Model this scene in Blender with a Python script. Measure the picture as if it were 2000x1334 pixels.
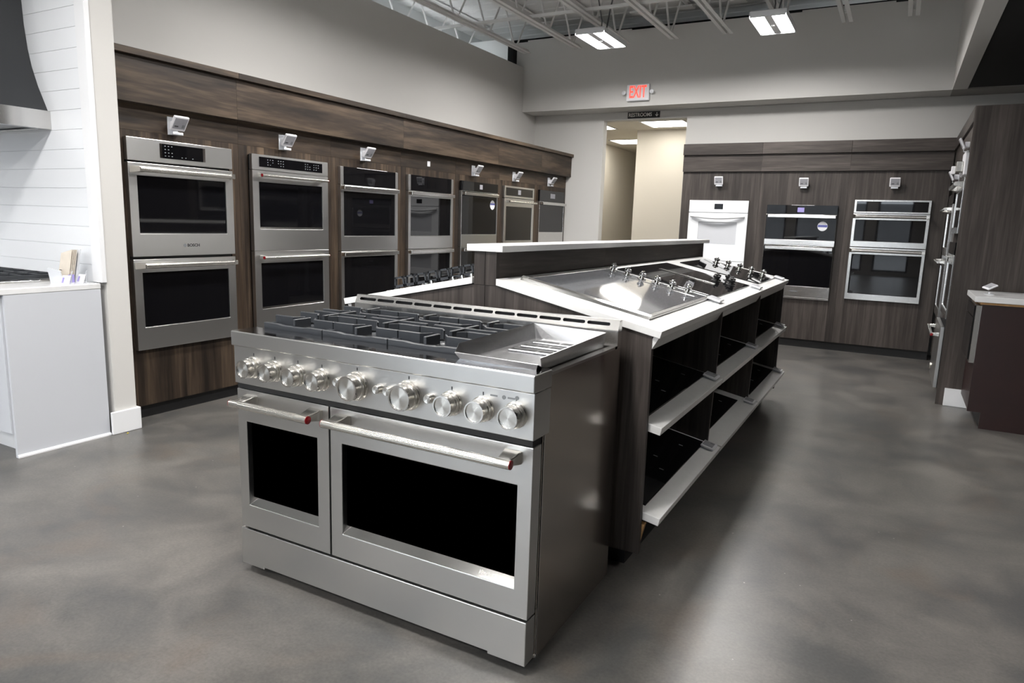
import bpy, bmesh, math, random
from mathutils import Vector, Matrix
random.seed(7)
for o in list(bpy.data.objects):
    bpy.data.objects.remove(o, do_unlink=True)
SC = bpy.context.scene
COL = SC.collection
PI = math.pi

# ------------------------------------------------------------------ camera
cam_d = bpy.data.cameras.new('camera')
cam = bpy.data.objects.new('camera', cam_d)
COL.objects.link(cam)
F_PX, YAW, PITCH, ROLL, CAM_H = 1356.7, 0.4998, 0.1708, 0.0322, 1.327
cam_d.sensor_width = 36.0
cam_d.sensor_fit = 'HORIZONTAL'
cam_d.lens = 36.0 * F_PX / 2000.0
cam_d.clip_start = 0.05
cam_d.clip_end = 200
fw = Vector((-math.sin(YAW) * math.cos(PITCH), math.cos(YAW) * math.cos(PITCH), -math.sin(PITCH)))
rt0 = Vector((math.cos(YAW), math.sin(YAW), 0))
up0 = rt0.cross(fw)
rt = math.cos(ROLL) * rt0 + math.sin(ROLL) * up0
up = -math.sin(ROLL) * rt0 + math.cos(ROLL) * up0
cam.matrix_world = Matrix(((rt.x, up.x, -fw.x, 0), (rt.y, up.y, -fw.y, 0), (rt.z, up.z, -fw.z, CAM_H), (0, 0, 0, 1)))
SC.camera = cam

# ------------------------------------------------------------------ world, exposure
W = bpy.data.worlds.new('overcast_sky')
SC.world = W
W.use_nodes = True
wn = W.node_tree.nodes
wn['Background'].inputs[0].default_value = (0.83, 0.915, 1.0, 1)
wn['Background'].inputs[1].default_value = 7.5
SC.view_settings.view_transform = 'Standard'
SC.view_settings.look = 'None'
SC.view_settings.gamma = 1
SC.view_settings.use_curve_mapping = False
SC.view_settings.exposure = 0.0
LAMP_W = 58.0        # watts of one twin strip fixture
DOWN_W = 90.0        # watts of one downlight on the right
HALL_E = 14.5         # emission of the hallway ceiling panels


# ------------------------------------------------------------------ materials
def newmat(name):
    m = bpy.data.materials.new(name)
    m.use_nodes = True
    return m, m.node_tree, m.node_tree.nodes['Principled BSDF']


def plain(name, col, rough=0.5, metal=0.0, spec=0.5, noise=0.0, nscale=8.0, bump=0.0, coat=0.0):
    m, t, b = newmat(name)
    b.inputs['Base Color'].default_value = (*col, 1)
    b.inputs['Roughness'].default_value = rough
    b.inputs['Metallic'].default_value = metal
    b.inputs['Specular IOR Level'].default_value = spec
    b.inputs['Coat Weight'].default_value = coat
    if noise or bump:
        tc = t.nodes.new('ShaderNodeTexCoord')
        nz = t.nodes.new('ShaderNodeTexNoise')
        nz.inputs['Scale'].default_value = nscale
        nz.inputs['Detail'].default_value = 5
        t.links.new(tc.outputs['Object'], nz.inputs['Vector'])
        if noise:
            r = t.nodes.new('ShaderNodeValToRGB')
            r.color_ramp.elements[0].position = 0.3
            r.color_ramp.elements[1].position = 0.7
            r.color_ramp.elements[0].color = (*[c * (1 - noise) for c in col], 1)
            r.color_ramp.elements[1].color = (*[min(1, c * (1 + noise)) for c in col], 1)
            t.links.new(nz.outputs['Fac'], r.inputs['Fac'])
            t.links.new(r.outputs['Color'], b.inputs['Base Color'])
        if bump:
            bp = t.nodes.new('ShaderNodeBump')
            bp.inputs['Strength'].default_value = bump
            bp.inputs['Distance'].default_value = 0.002
            t.links.new(nz.outputs['Fac'], bp.inputs['Height'])
            t.links.new(bp.outputs['Normal'], b.inputs['Normal'])
    return m


def wood(name, scale, c0, c1, c2, rough=0.5):
    """walnut-like laminate; scale is small along the grain, large across it"""
    m, t, b = newmat(name)
    N, L = t.nodes, t.links
    tc = N.new('ShaderNodeTexCoord')
    oi = N.new('ShaderNodeObjectInfo')
    mp = N.new('ShaderNodeMapping')
    mp.inputs['Scale'].default_value = scale
    add = N.new('ShaderNodeVectorMath')
    add.operation = 'MULTIPLY_ADD'
    comb = N.new('ShaderNodeCombineXYZ')
    for i in range(3):
        L.new(oi.outputs['Random'], comb.inputs[i])
    L.new(tc.outputs['Object'], mp.inputs['Vector'])
    add.inputs[1].default_value = (37, 53, 71)
    L.new(comb.outputs[0], add.inputs[0])
    L.new(mp.outputs[0], add.inputs[2])
    n1 = N.new('ShaderNodeTexNoise')
    n1.inputs['Scale'].default_value = 1.0
    n1.inputs['Detail'].default_value = 6
    n1.inputs['Roughness'].default_value = 0.6
    n1.inputs['Distortion'].default_value = 0.35
    L.new(add.outputs[0], n1.inputs['Vector'])
    n2 = N.new('ShaderNodeTexNoise')
    n2.inputs['Scale'].default_value = 5.0
    n2.inputs['Detail'].default_value = 3
    L.new(add.outputs[0], n2.inputs['Vector'])
    mx = N.new('ShaderNodeMix')
    mx.data_type = 'FLOAT'
    mx.inputs[0].default_value = 0.3
    L.new(n1.outputs['Fac'], mx.inputs[2])
    L.new(n2.outputs['Fac'], mx.inputs[3])
    r = N.new('ShaderNodeValToRGB')
    e = r.color_ramp.elements
    e[0].position, e[0].color = 0.37, (*c0, 1)
    e[1].position, e[1].color = 0.64, (*c2, 1)
    k = e.new(0.5)
    k.color = (*c1, 1)
    L.new(mx.outputs[0], r.inputs['Fac'])
    # each board is a touch lighter or darker than its neighbour
    ma = N.new('ShaderNodeMapRange')
    ma.inputs['To Min'].default_value = 0.78
    ma.inputs['To Max'].default_value = 1.22
    L.new(oi.outputs['Random'], ma.inputs['Value'])
    vm = N.new('ShaderNodeVectorMath')
    vm.operation = 'SCALE'
    L.new(r.outputs['Color'], vm.inputs[0])
    L.new(ma.outputs[0], vm.inputs['Scale'])
    L.new(vm.outputs[0], b.inputs['Base Color'])
    b.inputs['Roughness'].default_value = rough
    b.inputs['Specular IOR Level'].default_value = 0.35
    bp = N.new('ShaderNodeBump')
    bp.inputs['Strength'].default_value = 0.12
    bp.inputs['Distance'].default_value = 0.001
    L.new(n2.outputs['Fac'], bp.inputs['Height'])
    L.new(bp.outputs['Normal'], b.inputs['Normal'])
    return m


def steel(name, col, rough, scale, var=0.10, bump=0.05, aniso=0.0, axis=None, brush=0.0):
    """brushed stainless; scale small along the brush direction"""
    m, t, b = newmat(name)
    N, L = t.nodes, t.links
    b.inputs['Base Color'].default_value = (*col, 1)
    b.inputs['Metallic'].default_value = 1
    tc = N.new('ShaderNodeTexCoord')
    mp = N.new('ShaderNodeMapping')
    mp.inputs['Scale'].default_value = scale
    n = N.new('ShaderNodeTexNoise')
    n.inputs['Scale'].default_value = 1
    n.inputs['Detail'].default_value = 4
    L.new(tc.outputs['Object'], mp.inputs[0])
    L.new(mp.outputs[0], n.inputs['Vector'])
    ma = N.new('ShaderNodeMapRange')
    ma.inputs['To Min'].default_value = rough - var
    ma.inputs['To Max'].default_value = rough + var
    L.new(n.outputs['Fac'], ma.inputs['Value'])
    L.new(ma.outputs[0], b.inputs['Roughness'])
    if bump:
        bp = N.new('ShaderNodeBump')
        bp.inputs['Strength'].default_value = bump
        bp.inputs['Distance'].default_value = 0.0005
        L.new(n.outputs['Fac'], bp.inputs['Height'])
        L.new(bp.outputs['Normal'], b.inputs['Normal'])
    if brush:       # level brush lines smear highlights up and down
        b.inputs['Anisotropic'].default_value = brush
        cx = N.new('ShaderNodeCombineXYZ')
        for i, v in enumerate((0.004, 0.02, 1.0)):
            cx.inputs[i].default_value = v
        L.new(cx.outputs[0], b.inputs['Tangent'])
    if aniso:
        b.inputs['Anisotropic'].default_value = aniso
        tg = N.new('ShaderNodeTangent')
        tg.direction_type = 'RADIAL'
        tg.axis = axis
        L.new(tg.outputs[0], b.inputs['Tangent'])
        b.inputs['Anisotropic Rotation'].default_value = 0.25
    return m


def glow(name, col, strength):
    m, t, b = newmat(name)
    b.inputs['Base Color'].default_value = (*col, 1)
    b.inputs['Emission Color'].default_value = (*col, 1)
    b.inputs['Emission Strength'].default_value = strength
    return m


def concrete():
    m, t, b = newmat('polished_concrete')
    N, L = t.nodes, t.links
    tc = N.new('ShaderNodeTexCoord')

    def nz(scale, det, rough=0.55, dist=0.0):
        n = N.new('ShaderNodeTexNoise')
        n.inputs['Scale'].default_value = scale
        n.inputs['Detail'].default_value = det
        n.inputs['Roughness'].default_value = rough
        n.inputs['Distortion'].default_value = dist
        L.new(tc.outputs['Object'], n.inputs['Vector'])
        return n
    a = nz(1.1, 7, 0.65, 1.0)
    c = nz(2.6, 7, 0.62, 0.5)
    d = nz(90, 3, 0.6)
    r = N.new('ShaderNodeValToRGB')
    e = r.color_ramp.elements
    e[0].position, e[0].color = 0.40, (0.064, 0.0635, 0.0625, 1)
    e[1].position, e[1].color = 0.61, (0.132, 0.124, 0.114, 1)
    k = e.new(0.5)
    k.color = (0.094, 0.0895, 0.0835, 1)
    mx = N.new('ShaderNodeMix')
    mx.data_type = 'FLOAT'
    mx.inputs[0].default_value = 0.55
    L.new(a.outputs['Fac'], mx.inputs[2])
    L.new(c.outputs['Fac'], mx.inputs[3])
    L.new(mx.outputs[0], r.inputs['Fac'])
    # rusty acid stains and fine aggregate
    st = N.new('ShaderNodeValToRGB')
    st.color_ramp.elements[0].position = 0.56
    st.color_ramp.elements[0].color = (0, 0, 0, 1)
    st.color_ramp.elements[1].position = 0.74
    st.color_ramp.elements[1].color = (1, 1, 1, 1)
    s2 = nz(1.4, 5, 0.6, 1.2)
    L.new(s2.outputs['Fac'], st.inputs['Fac'])
    m2 = N.new('ShaderNodeMix')
    m2.data_type = 'RGBA'
    m2.inputs[7].default_value = (0.118, 0.092, 0.072, 1)
    ml = N.new('ShaderNodeMath')
    ml.operation = 'MULTIPLY'
    ml.inputs[1].default_value = 0.5
    L.new(st.outputs['Color'], ml.inputs[0])
    L.new(ml.outputs[0], m2.inputs[0])
    L.new(r.outputs['Color'], m2.inputs[6])
    m3 = N.new('ShaderNodeMix')
    m3.data_type = 'RGBA'
    m3.blend_type = 'OVERLAY'
    m3.inputs[0].default_value = 0.40
    L.new(m2.outputs[2], m3.inputs[6])
    L.new(d.outputs['Fac'], m3.inputs[7])
    # pale flecks of chipped aggregate
    vo = N.new('ShaderNodeTexVoronoi')
    vo.inputs['Scale'].default_value = 16
    L.new(tc.outputs['Object'], vo.inputs['Vector'])
    lt = N.new('ShaderNodeMath')
    lt.operation = 'LESS_THAN'
    lt.inputs[1].default_value = 0.05
    L.new(vo.outputs['Distance'], lt.inputs[0])
    gt = N.new('ShaderNodeMath')
    gt.operation = 'GREATER_THAN'
    gt.inputs[1].default_value = 0.94
    sep = N.new('ShaderNodeSeparateColor')
    L.new(vo.outputs['Color'], sep.inputs[0])
    L.new(sep.outputs[0], gt.inputs[0])
    mu = N.new('ShaderNodeMath')
    mu.operation = 'MULTIPLY'
    L.new(lt.outputs[0], mu.inputs[0])
    L.new(gt.outputs[0], mu.inputs[1])
    m4 = N.new('ShaderNodeMix')
    m4.data_type = 'RGBA'
    m4.inputs[7].default_value = (0.30, 0.285, 0.26, 1)
    L.new(mu.outputs[0], m4.inputs[0])
    L.new(m3.outputs[2], m4.inputs[6])
    L.new(m4.outputs[2], b.inputs['Base Color'])
    rr = N.new('ShaderNodeMapRange')
    rr.inputs['To Min'].default_value = 0.25
    rr.inputs['To Max'].default_value = 0.40
    L.new(c.outputs['Fac'], rr.inputs['Value'])
    L.new(rr.outputs[0], b.inputs['Roughness'])
    bp = N.new('ShaderNodeBump')
    bp.inputs['Strength'].default_value = 0.06
    bp.inputs['Distance'].default_value = 0.002
    L.new(c.outputs['Fac'], bp.inputs['Height'])
    L.new(bp.outputs['Normal'], b.inputs['Normal'])
    b.inputs['Specular IOR Level'].default_value = 0.5
    return m


WC = ((0.0120, 0.0072, 0.0046), (0.040, 0.0262, 0.0168), (0.098, 0.068, 0.0445))
WG = ((0.025, 0.0200, 0.0175), (0.044, 0.0362, 0.0322), (0.076, 0.0638, 0.0575))
M = {}
M['wood_v'] = wood('walnut_laminate_upright_grain', (11, 11, 0.55), *WC)
M['wood_h'] = wood('walnut_laminate_level_grain', (0.8, 9, 9), *WC)
M['isl_v'] = wood('smoky_walnut_laminate_upright_grain', (22, 22, 0.9), *WG)
M['isl_h'] = wood('smoky_walnut_laminate_level_grain', (16, 0.9, 16), *WG)
M['bk_v'] = wood('grey_walnut_laminate_upright_grain', (14, 14, 0.7), *WG)
M['bk_h'] = wood('grey_walnut_laminate_level_grain', (0.9, 14, 14), *WG)
M['brown'] = plain('red_brown_cabinet_paint', (0.018, 0.0058, 0.0052), 0.42, noise=0.15)
M['steel'] = steel('brushed_stainless', (0.61, 0.608, 0.60), 0.29, (0.6, 3, 3), 0.02, 0.0, brush=0.5)
M['steel_v'] = steel('stainless_side_reflection_tint', (0.46, 0.42, 0.385), 0.17, (120, 2, 2), 0.02, 0.0)  # darker brown tint paints in the reflected floor and brown cabinets
M['steel_s'] = steel('satin_stainless', (0.66, 0.65, 0.635), 0.21, (0.6, 3, 3), 0.015, 0.0, brush=0.4)
M['steel_d'] = steel('grey_stainless_top', (0.34, 0.34, 0.35), 0.16, (2, 90, 90), 0.02, 0.0)
M['steel_g'] = steel('griddle_stainless', (0.62, 0.62, 0.63), 0.24, (3, 60, 60), 0.03, 0.0)
M['steel_p'] = plain('stainless_top_darkened', (0.50, 0.50, 0.51), 0.10, 1)  # darker, smoother stainless so the range top mirrors dark surroundings
M['chrome'] = plain('polished_metal', (0.78, 0.77, 0.75), 0.08, 1)
M['satin'] = plain('satin_nickel', (0.70, 0.68, 0.64), 0.24, 1)
M['spun'] = steel('spun_metal_face', (0.72, 0.71, 0.68), 0.24, (4, 4, 4), 0.01, 0, 0.95, 'Y')
M['graph'] = plain('graphite_stainless', (0.20, 0.20, 0.20), 0.22, 1)
M['red'] = plain('dark_red_enamel', (0.22, 0.004, 0.008), 0.25)
M['black'] = plain('matt_black', (0.006, 0.006, 0.007), 0.55)
M['bglass'] = plain('black_glass', (0.004, 0.004, 0.005), 0.035, 0, 0.5)
M['bmirror'] = plain('mirror_black_glass', (0.006, 0.006, 0.007), 0.02, 0, 0.5)
M['gglass'] = plain('silver_grey_ceramic_glass', (0.30, 0.31, 0.335), 0.06, 0.65)
M['iron'] = plain('cast_iron_grey_enamel', (0.023, 0.026, 0.031), 0.42, 0, 0.5, noise=0.08, nscale=40, bump=0.05)
M['white'] = plain('white_enamel', (0.80, 0.81, 0.83), 0.16)
M['whitegl'] = plain('white_printed_glass', (0.56, 0.57, 0.60), 0.06)
M['quartz'] = plain('white_quartz', (0.80, 0.80, 0.79), 0.22, noise=0.02, nscale=30)
M['marble'] = plain('veined_white_quartz', (0.74, 0.745, 0.75), 0.18, noise=0.05, nscale=5)
M['paint'] = plain('warm_grey_wall_paint', (0.61, 0.60, 0.58), 0.75, bump=0.03, nscale=120)
M['paintw'] = plain('white_trim_paint', (0.80, 0.81, 0.83), 0.4)
M['ship'] = plain('white_shiplap_paint', (0.80, 0.82, 0.85), 0.35)
M['cabw'] = plain('pale_cabinet_paint', (0.56, 0.58, 0.62), 0.4)
M['beige'] = plain('beige_hall_paint', (0.62, 0.58, 0.505), 0.8)
M['deck'] = plain('painted_steel_deck', (0.80, 0.80, 0.79), 0.6)
M['joist'] = plain('painted_joist_steel', (0.80, 0.80, 0.79), 0.55)
M['void'] = plain('black_paint_and_unlit_gap', (0.006, 0.006, 0.006), 0.9)  # black ceiling paint, also painted shade on the outer back wall
M['insul'] = plain('white_insulation_facing', (0.82, 0.84, 0.84), 0.5, bump=0.25, nscale=3)
M['housing'] = plain('white_fixture_housing', (0.72, 0.73, 0.75), 0.45)
M['cable'] = plain('grey_cable_jacket', (0.11, 0.11, 0.115), 0.6)
M['hood'] = plain('charcoal_hood_enamel', (0.026, 0.028, 0.031), 0.38)
M['wash'] = glow('added_wall_wash_glow', (0.96, 0.98, 1.0), 15.0)  # glow of the lamp added behind the left wall
M['lens'] = glow('led_lens', (1.0, 0.985, 0.96), 20.0)
M['hallp'] = glow('hall_panel_diffuser', (1.0, 0.96, 0.89), HALL_E)
M['exitr'] = glow('lit_red_letters', (1.0, 0.06, 0.04), 1.6)
M['exitw'] = plain('white_sign_plastic', (0.78, 0.79, 0.82), 0.35)
M['letter'] = plain('pale_lettering', (0.80, 0.78, 0.74), 0.5)
M['icon'] = plain('grey_printed_icon', (0.18, 0.19, 0.20), 0.5)
M['dkletter'] = plain('dark_lettering', (0.03, 0.03, 0.035), 0.4)
M['eink'] = plain('grey_display_face', (0.30, 0.30, 0.325), 0.45)
M['plastic'] = plain('white_plastic', (0.74, 0.74, 0.77), 0.3)
M['clearp'] = plain('pale_acrylic', (0.66, 0.68, 0.72), 0.12)
M['blue'] = plain('blue_printed_band', (0.10, 0.11, 0.34), 0.4)
M['lilac'] = plain('lilac_print', (0.33, 0.29, 0.62), 0.5)
M['cream'] = plain('cream_paper', (0.66, 0.60, 0.52), 0.6, noise=0.06, nscale=20)
M['ply'] = plain('raw_pine', (0.52, 0.30, 0.12), 0.6, noise=0.15, nscale=30)
M['yellow'] = plain('yellow_scrap', (0.7, 0.55, 0.03), 0.5)
M['lens'].cycles.emission_sampling = 'NONE'
M['concrete'] = concrete()
M['pave'] = plain('pale_pavement', (0.22, 0.22, 0.22), 0.8, noise=0.1, nscale=2)
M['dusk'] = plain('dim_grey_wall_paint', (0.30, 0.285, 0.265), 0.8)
gm, gt_, gb = newmat('clear_window_glass')
gt_.nodes.remove(gb)
tr = gt_.nodes.new('ShaderNodeBsdfTransparent')
gls = gt_.nodes.new('ShaderNodeBsdfGlossy')
gls.inputs['Roughness'].default_value = 0.02
mxs = gt_.nodes.new('ShaderNodeMixShader')
mxs.inputs[0].default_value = 0.06
gt_.links.new(tr.outputs[0], mxs.inputs[1])
gt_.links.new(gls.outputs[0], mxs.inputs[2])
gt_.links.new(mxs.outputs[0], gt_.nodes['Material Output'].inputs[0])
M['glass'] = gm


# ------------------------------------------------------------------ mesh helpers
class MB:
    def __init__(s, o=(0, 0, 0)):
        s.v, s.f, s.o = [], [], Vector(o)

    def add(s, vs, fs):
        n = len(s.v)
        s.v += [tuple(Vector(p) - s.o) for p in vs]
        s.f += [tuple(i + n for i in f) for f in fs]
        return s

    def hexa(s, p):      # 4 bottom (ccw from above), 4 top
        return s.add(p, [(3, 2, 1, 0), (4, 5, 6, 7), (0, 1, 5, 4), (1, 2, 6, 5), (2, 3, 7, 6), (3, 0, 4, 7)])

    def box(s, x0, x1, y0, y1, z0, z1):
        return s.hexa([(x0, y0, z0), (x1, y0, z0), (x1, y1, z0), (x0, y1, z0), (x0, y0, z1), (x1, y0, z1), (x1, y1, z1), (x0, y1, z1)])

    def prism(s, pts, axis, a, b):
        """2-D outline swept along axis from a to b; pts are the other two coordinates in order"""
        def P(p, t):
            return {'x': (t, p[0], p[1]), 'y': (p[0], t, p[1]), 'z': (p[0], p[1], t)}[axis]
        n = len(pts)
        vs = [P(p, a) for p in pts] + [P(p, b) for p in pts]
        fs = [tuple(range(n)), tuple(range(2 * n - 1, n - 1, -1))]
        fs += [(i, i + n, (i + 1) % n + n, (i + 1) % n) for i in range(n)]
        return s.add(vs, fs)

    def tube(s, pts, r, n=8, caps=True, rb=None):
        pts = [Vector(p) for p in pts]
        vs, fs = [], []
        m = len(pts)
        ref = None
        for i, p in enumerate(pts):
            d = (pts[min(i + 1, m - 1)] - pts[max(i - 1, 0)]).normalized()
            if ref is None:
                ref = d.orthogonal().normalized()
            u = (ref - d * ref.dot(d)).normalized()
            ref = u
            w = d.cross(u)
            rr = r if rb is None else r + (rb - r) * i / (m - 1)
            for k in range(n):
                a = 2 * PI * (k + 0.5) / n
                vs.append(p + (u * math.cos(a) + w * math.sin(a)) * rr)
        for i in range(m - 1):
            for k in range(n):
                fs.append((i * n + k, i * n + (k + 1) % n, (i + 1) * n + (k + 1) % n, (i + 1) * n + k))
        if caps:
            fs.append(tuple(range(n - 1, -1, -1)))
            fs.append(tuple((m - 1) * n + k for k in range(n)))
        return s.add(vs, fs)

    def lathe(s, prof, n=24, c=(0, 0, 0), axis='z', caps=True):
        vs, fs = [], []
        for r, h in prof:
            for k in range(n):
                a = 2 * PI * k / n
                x, y = r * math.cos(a), r * math.sin(a)
                q = {'z': (x, y, h), 'y': (x, h, -y), 'x': (h, x, y)}[axis]
                vs.append((c[0] + q[0], c[1] + q[1], c[2] + q[2]))
        m = len(prof)
        for i in range(m - 1):
            for k in range(n):
                fs.append((i * n + k, i * n + (k + 1) % n, (i + 1) * n + (k + 1) % n, (i + 1) * n + k))
        if caps:
            if prof[0][0] > 1e-6:
                fs.append(tuple(range(n - 1, -1, -1)))
            if prof[-1][0] > 1e-6:
                fs.append(tuple((m - 1) * n + k for k in range(n)))
        return s.add(vs, fs)

    def ring(s, o, h, y0, y1, hb=None):
        """upright plate facing -y with a rectangular opening: o, h = (x0,x1,z0,z1); hb = opening at the back face"""
        hb = hb or h

        def R(q, y):
            return [(q[0], y, q[2]), (q[1], y, q[2]), (q[1], y, q[3]), (q[0], y, q[3])]
        vs = R(o, y0) + R(h, y0) + R(hb, y1) + R(o, y1)
        fs = []
        for i in range(4):
            j = (i + 1) % 4
            fs += [(i, j, j + 4, i + 4), (i + 4, j + 4, j + 8, i + 8), (i + 8, j + 8, j + 12, i + 12), (i + 12, j + 12, j, i)]
        return s.add(vs, fs)

    def mesh(s, name, mat, smooth=0):
        me = bpy.data.meshes.new(name)
        me.from_pydata(s.v, [], s.f)
        bm = bmesh.new()
        bm.from_mesh(me)
        bmesh.ops.recalc_face_normals(bm, faces=bm.faces)
        bm.to_mesh(me)
        bm.free()
        if mat:
            me.materials.append(M[mat])
        if smooth:
            for p in me.polygons:
                p.use_smooth = True
            me.set_sharp_from_angle(angle=math.radians(smooth))
        return me

    def build(s, name, mat, parent=None, bevel=0, smooth=0, loc=None, rot=None, seg=2):
        return put(name, s.mesh(name, mat, smooth), parent, bevel, loc, rot, seg)


def put(name, me, parent=None, bevel=0, loc=None, rot=None, seg=2):
    o = bpy.data.objects.new(name, me)
    COL.objects.link(o)
    if parent:
        o.parent = parent
    if loc is not None:
        o.location = loc
    if rot is not None:
        o.rotation_euler = rot
    if bevel:
        md = o.modifiers.new('edge', 'BEVEL')
        md.width = bevel
        md.segments = seg
        md.limit_method = 'ANGLE'
        md.angle_limit = math.radians(40)
    return o


def thing(name, label, cat, loc=(0, 0, 0), rotz=0, group=None):
    o = bpy.data.objects.new(name, None)
    COL.objects.link(o)
    o.empty_display_size = 0.1
    o.location = loc
    o.rotation_euler = (0, 0, rotz)
    return tag(o, label, cat, group)


def tag(o, label, cat, group=None):
    o['label'] = label
    o['category'] = cat
    if group:
        o['group'] = group
    return o


def struct(o, label=None):
    o['kind'] = 'structure'
    if label:
        o['label'] = label
    return o


def bx(name, mat, parent, x0, x1, y0, y1, z0, z1, bevel=0, **k):
    return MB().box(x0, x1, y0, y1, z0, z1).build(name, mat, parent, bevel, **k)


def text(name, body, size, mat, parent, loc, rot, depth=0.0008, sx=1.0, bold=0.0):
    cu = bpy.data.curves.new(name, 'FONT')
    cu.body = body
    cu.size = size
    cu.extrude = depth
    cu.offset = bold
    cu.align_x = 'CENTER'
    cu.align_y = 'CENTER'
    cu.resolution_u = 3
    tmp = bpy.data.objects.new('tmp', cu)
    COL.objects.link(tmp)
    bpy.context.view_layer.update()
    me = bpy.data.meshes.new_from_object(tmp.evaluated_get(bpy.context.evaluated_depsgraph_get()))
    bpy.data.objects.remove(tmp, do_unlink=True)
    me.name = name
    me.materials.clear()
    me.materials.append(M[mat])
    o = put(name, me, parent, 0, loc, rot)
    o.scale = (sx, 1, 1)
    return o


def dup(root, loc, rotz=None, label=None):
    """copy a thing with its parts and their sub-parts"""
    r = root.copy()
    COL.objects.link(r)
    r.location = loc
    if rotz is not None:
        r.rotation_euler = (0, 0, rotz)
    if label:
        r['label'] = label
    for ch in list(root.children):
        c = ch.copy()
        COL.objects.link(c)
        c.parent = r
        for g in list(ch.children):
            d = g.copy()
            COL.objects.link(d)
            d.parent = c
    return r


FRONT = (PI / 2, 0, 0)     # lettering that stands upright and faces -y

# ------------------------------------------------------------------ the room
struct(bx('floor', 'concrete', None, -9, 7, -8, 16, -0.1, 0), 'polished mottled grey concrete showroom floor')
struct(bx('floor_outside', 'pave', None, -30, 30, -40, -8.2, -0.12, -0.02), 'pale pavement outside the storefront')

struct(bx('wall_street', 'pave', None, -40, 40, -36, -34, 0, 3.2), 'low building across the street')

# left wall, open above, with the white insulated wall of the space behind it
struct(bx('wall_left', 'paint', None, -4.82, -4.65, 2.515, 8.98, 0, 3.36), 'warm grey wall above the long bank of ovens')
struct(bx('wall_left_outer', 'insul', None, -5.80, -5.72, 2.4, 9.4, 2.4, 3.95), 'white faced outer wall seen over the left wall')
wk = struct(bx('wall_kitchen', 'paint', None, -6.9, -3.98, 2.382, 2.515, 0, 3.36), 'partition with a white shiplap face beside the ovens')
zs = 2.418 + 8 * 0.1088
zb = zs
while zb > 0.8:
    bx('plank', 'ship', wk, -6.9, -4.062, 2.37, 2.3815, zb - 0.1088 + 0.0007, zb - 0.0007, 0.0008, seg=1)
    zb -= 0.1088
bx('corner_trim', 'paintw', wk, -4.062, -3.972, 2.352, 2.3815, 0.906, 3.36, 0.003)
bx('backing', 'ship', wk, -6.9, -4.05, 2.376, 2.3815, 0.7, 3.3)
b = MB()
b.box(-3.98, -3.962, 2.352, 2.533, 0, 0.137)
b.box(-4.12, -3.98, 2.515, 2.533, 0, 0.137)
struct(b.build('baseboard_left', 'paintw', None, 0.004), 'tall white baseboard wrapped round the partition end')
struct(bx('wall_far_left', 'dusk', None, -9.1, -9, -8, 9.4, 0, 3.95))
struct(bx('wall_alcove', 'ship', None, -6.9, -6.8, -1.0, 2.37, 0, 3.36))

# back wall: lower part with the doorway, soffit in front above
pts = [(-4.82, 0), (-3.615, 0), (-3.615, 2.685), (-2.503, 2.685), (-2.503, 0), (7, 0), (7, 2.785), (-4.82, 2.785)]
struct(MB().prism(pts, 'y', 8.98, 9.10).build('wall_back', 'paint', None), 'warm grey back wall with an open doorway')
struct(bx('wall_back_upper', 'paint', None, -4.82, 0.30, 8.60, 9.10, 2.787, 3.68), 'deep upper section of the back wall overhanging the doorway')
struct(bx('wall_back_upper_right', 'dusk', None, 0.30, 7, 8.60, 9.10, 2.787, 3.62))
struct(bx('wall_back_outer', 'void', None, -9, 7, 9.40, 9.46, 2.9, 3.95))  # black colour paints in the unlit gap above the back wall
b = MB()
rnd = random.Random(3)
x = -4.6
while x < 0.25:      # ragged top edge of the plasterboard
    w = rnd.uniform(0.25, 0.6)
    b.box(x, min(x + w, 0.29), 8.601, 8.62, 3.66, 3.68 + rnd.uniform(0.005, 0.03))
    x += w
struct(b.build('trim_wall_top', 'paint', None), 'ragged top edge of the plasterboard back wall')
struct(bx('wall_right_bulkhead', 'paint', None, 0.30, 0.43, -8, 8.60, 2.787, 3.97), 'grey bulkhead running from the back wall towards the camera')
struct(bx('ceiling_right', 'void', None, 0.43, 7, -8, 8.60, 2.80, 2.86), 'black ceiling beyond the bulkhead')
struct(bx('wall_far_right', 'dusk', None, 7, 7.1, -8, 9.1, 0, 3))
struct(bx('wall_left_return', 'insul', None, -5.72, -4.80, 8.50, 8.58, 2.4, 3.72))
struct(bx('steel_column', 'void', None, -4.79, -4.70, 8.40, 8.49, 3.362, 3.60), 'dark column end above the left wall in the corner')

# fluted steel roof deck
b = MB()
prof = []
y = -8.0
while y < 9.4:
    prof += [(y, 3.940), (y + 0.20, 3.940), (y + 0.212, 3.952), (y + 0.238, 3.952), (y + 0.25, 3.940)]
    y += 0.25
vs = [(-9, p[0], p[1]) for p in prof] + [(0.43, p[0], p[1]) for p in prof]
n = len(prof)
b.add(vs, [(i, i + 1, i + 1 + n, i + n) for i in range(n - 1)])
struct(b.build('ceiling', 'deck', None), 'pale grey fluted steel roof deck')
struct(bx('ceiling_roof', 'void', None, -9.1, 7.1, -8.1, 9.5, 4.0, 4.1))

# corridor behind the doorway
struct(bx('wall_hall_left', 'beige', None, -4.90, -4.80, 9.10, 15.0, 0, 2.78), 'beige corridor wall on the left')
struct(bx('wall_hall_front', 'beige', None, -3.655, -1.2, 10.45, 10.60, 0, 2.78), 'beige corridor wall facing the doorway')
struct(bx('wall_hall_side', 'beige', None, -1.3, -1.2, 9.10, 10.45, 0, 2.78))
struct(bx('wall_hall_return', 'beige', None, -3.655, -3.55, 10.60, 15.0, 0, 2.78))
struct(bx('wall_hall_end', 'beige', None, -4.9, -3.5, 15.0, 15.1, 0, 2.78))
struct(bx('ceiling_hall', 'beige', None, -4.9, -1.2, 9.10, 15.1, 2.75, 2.85), 'corridor ceiling with square light panels')

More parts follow.
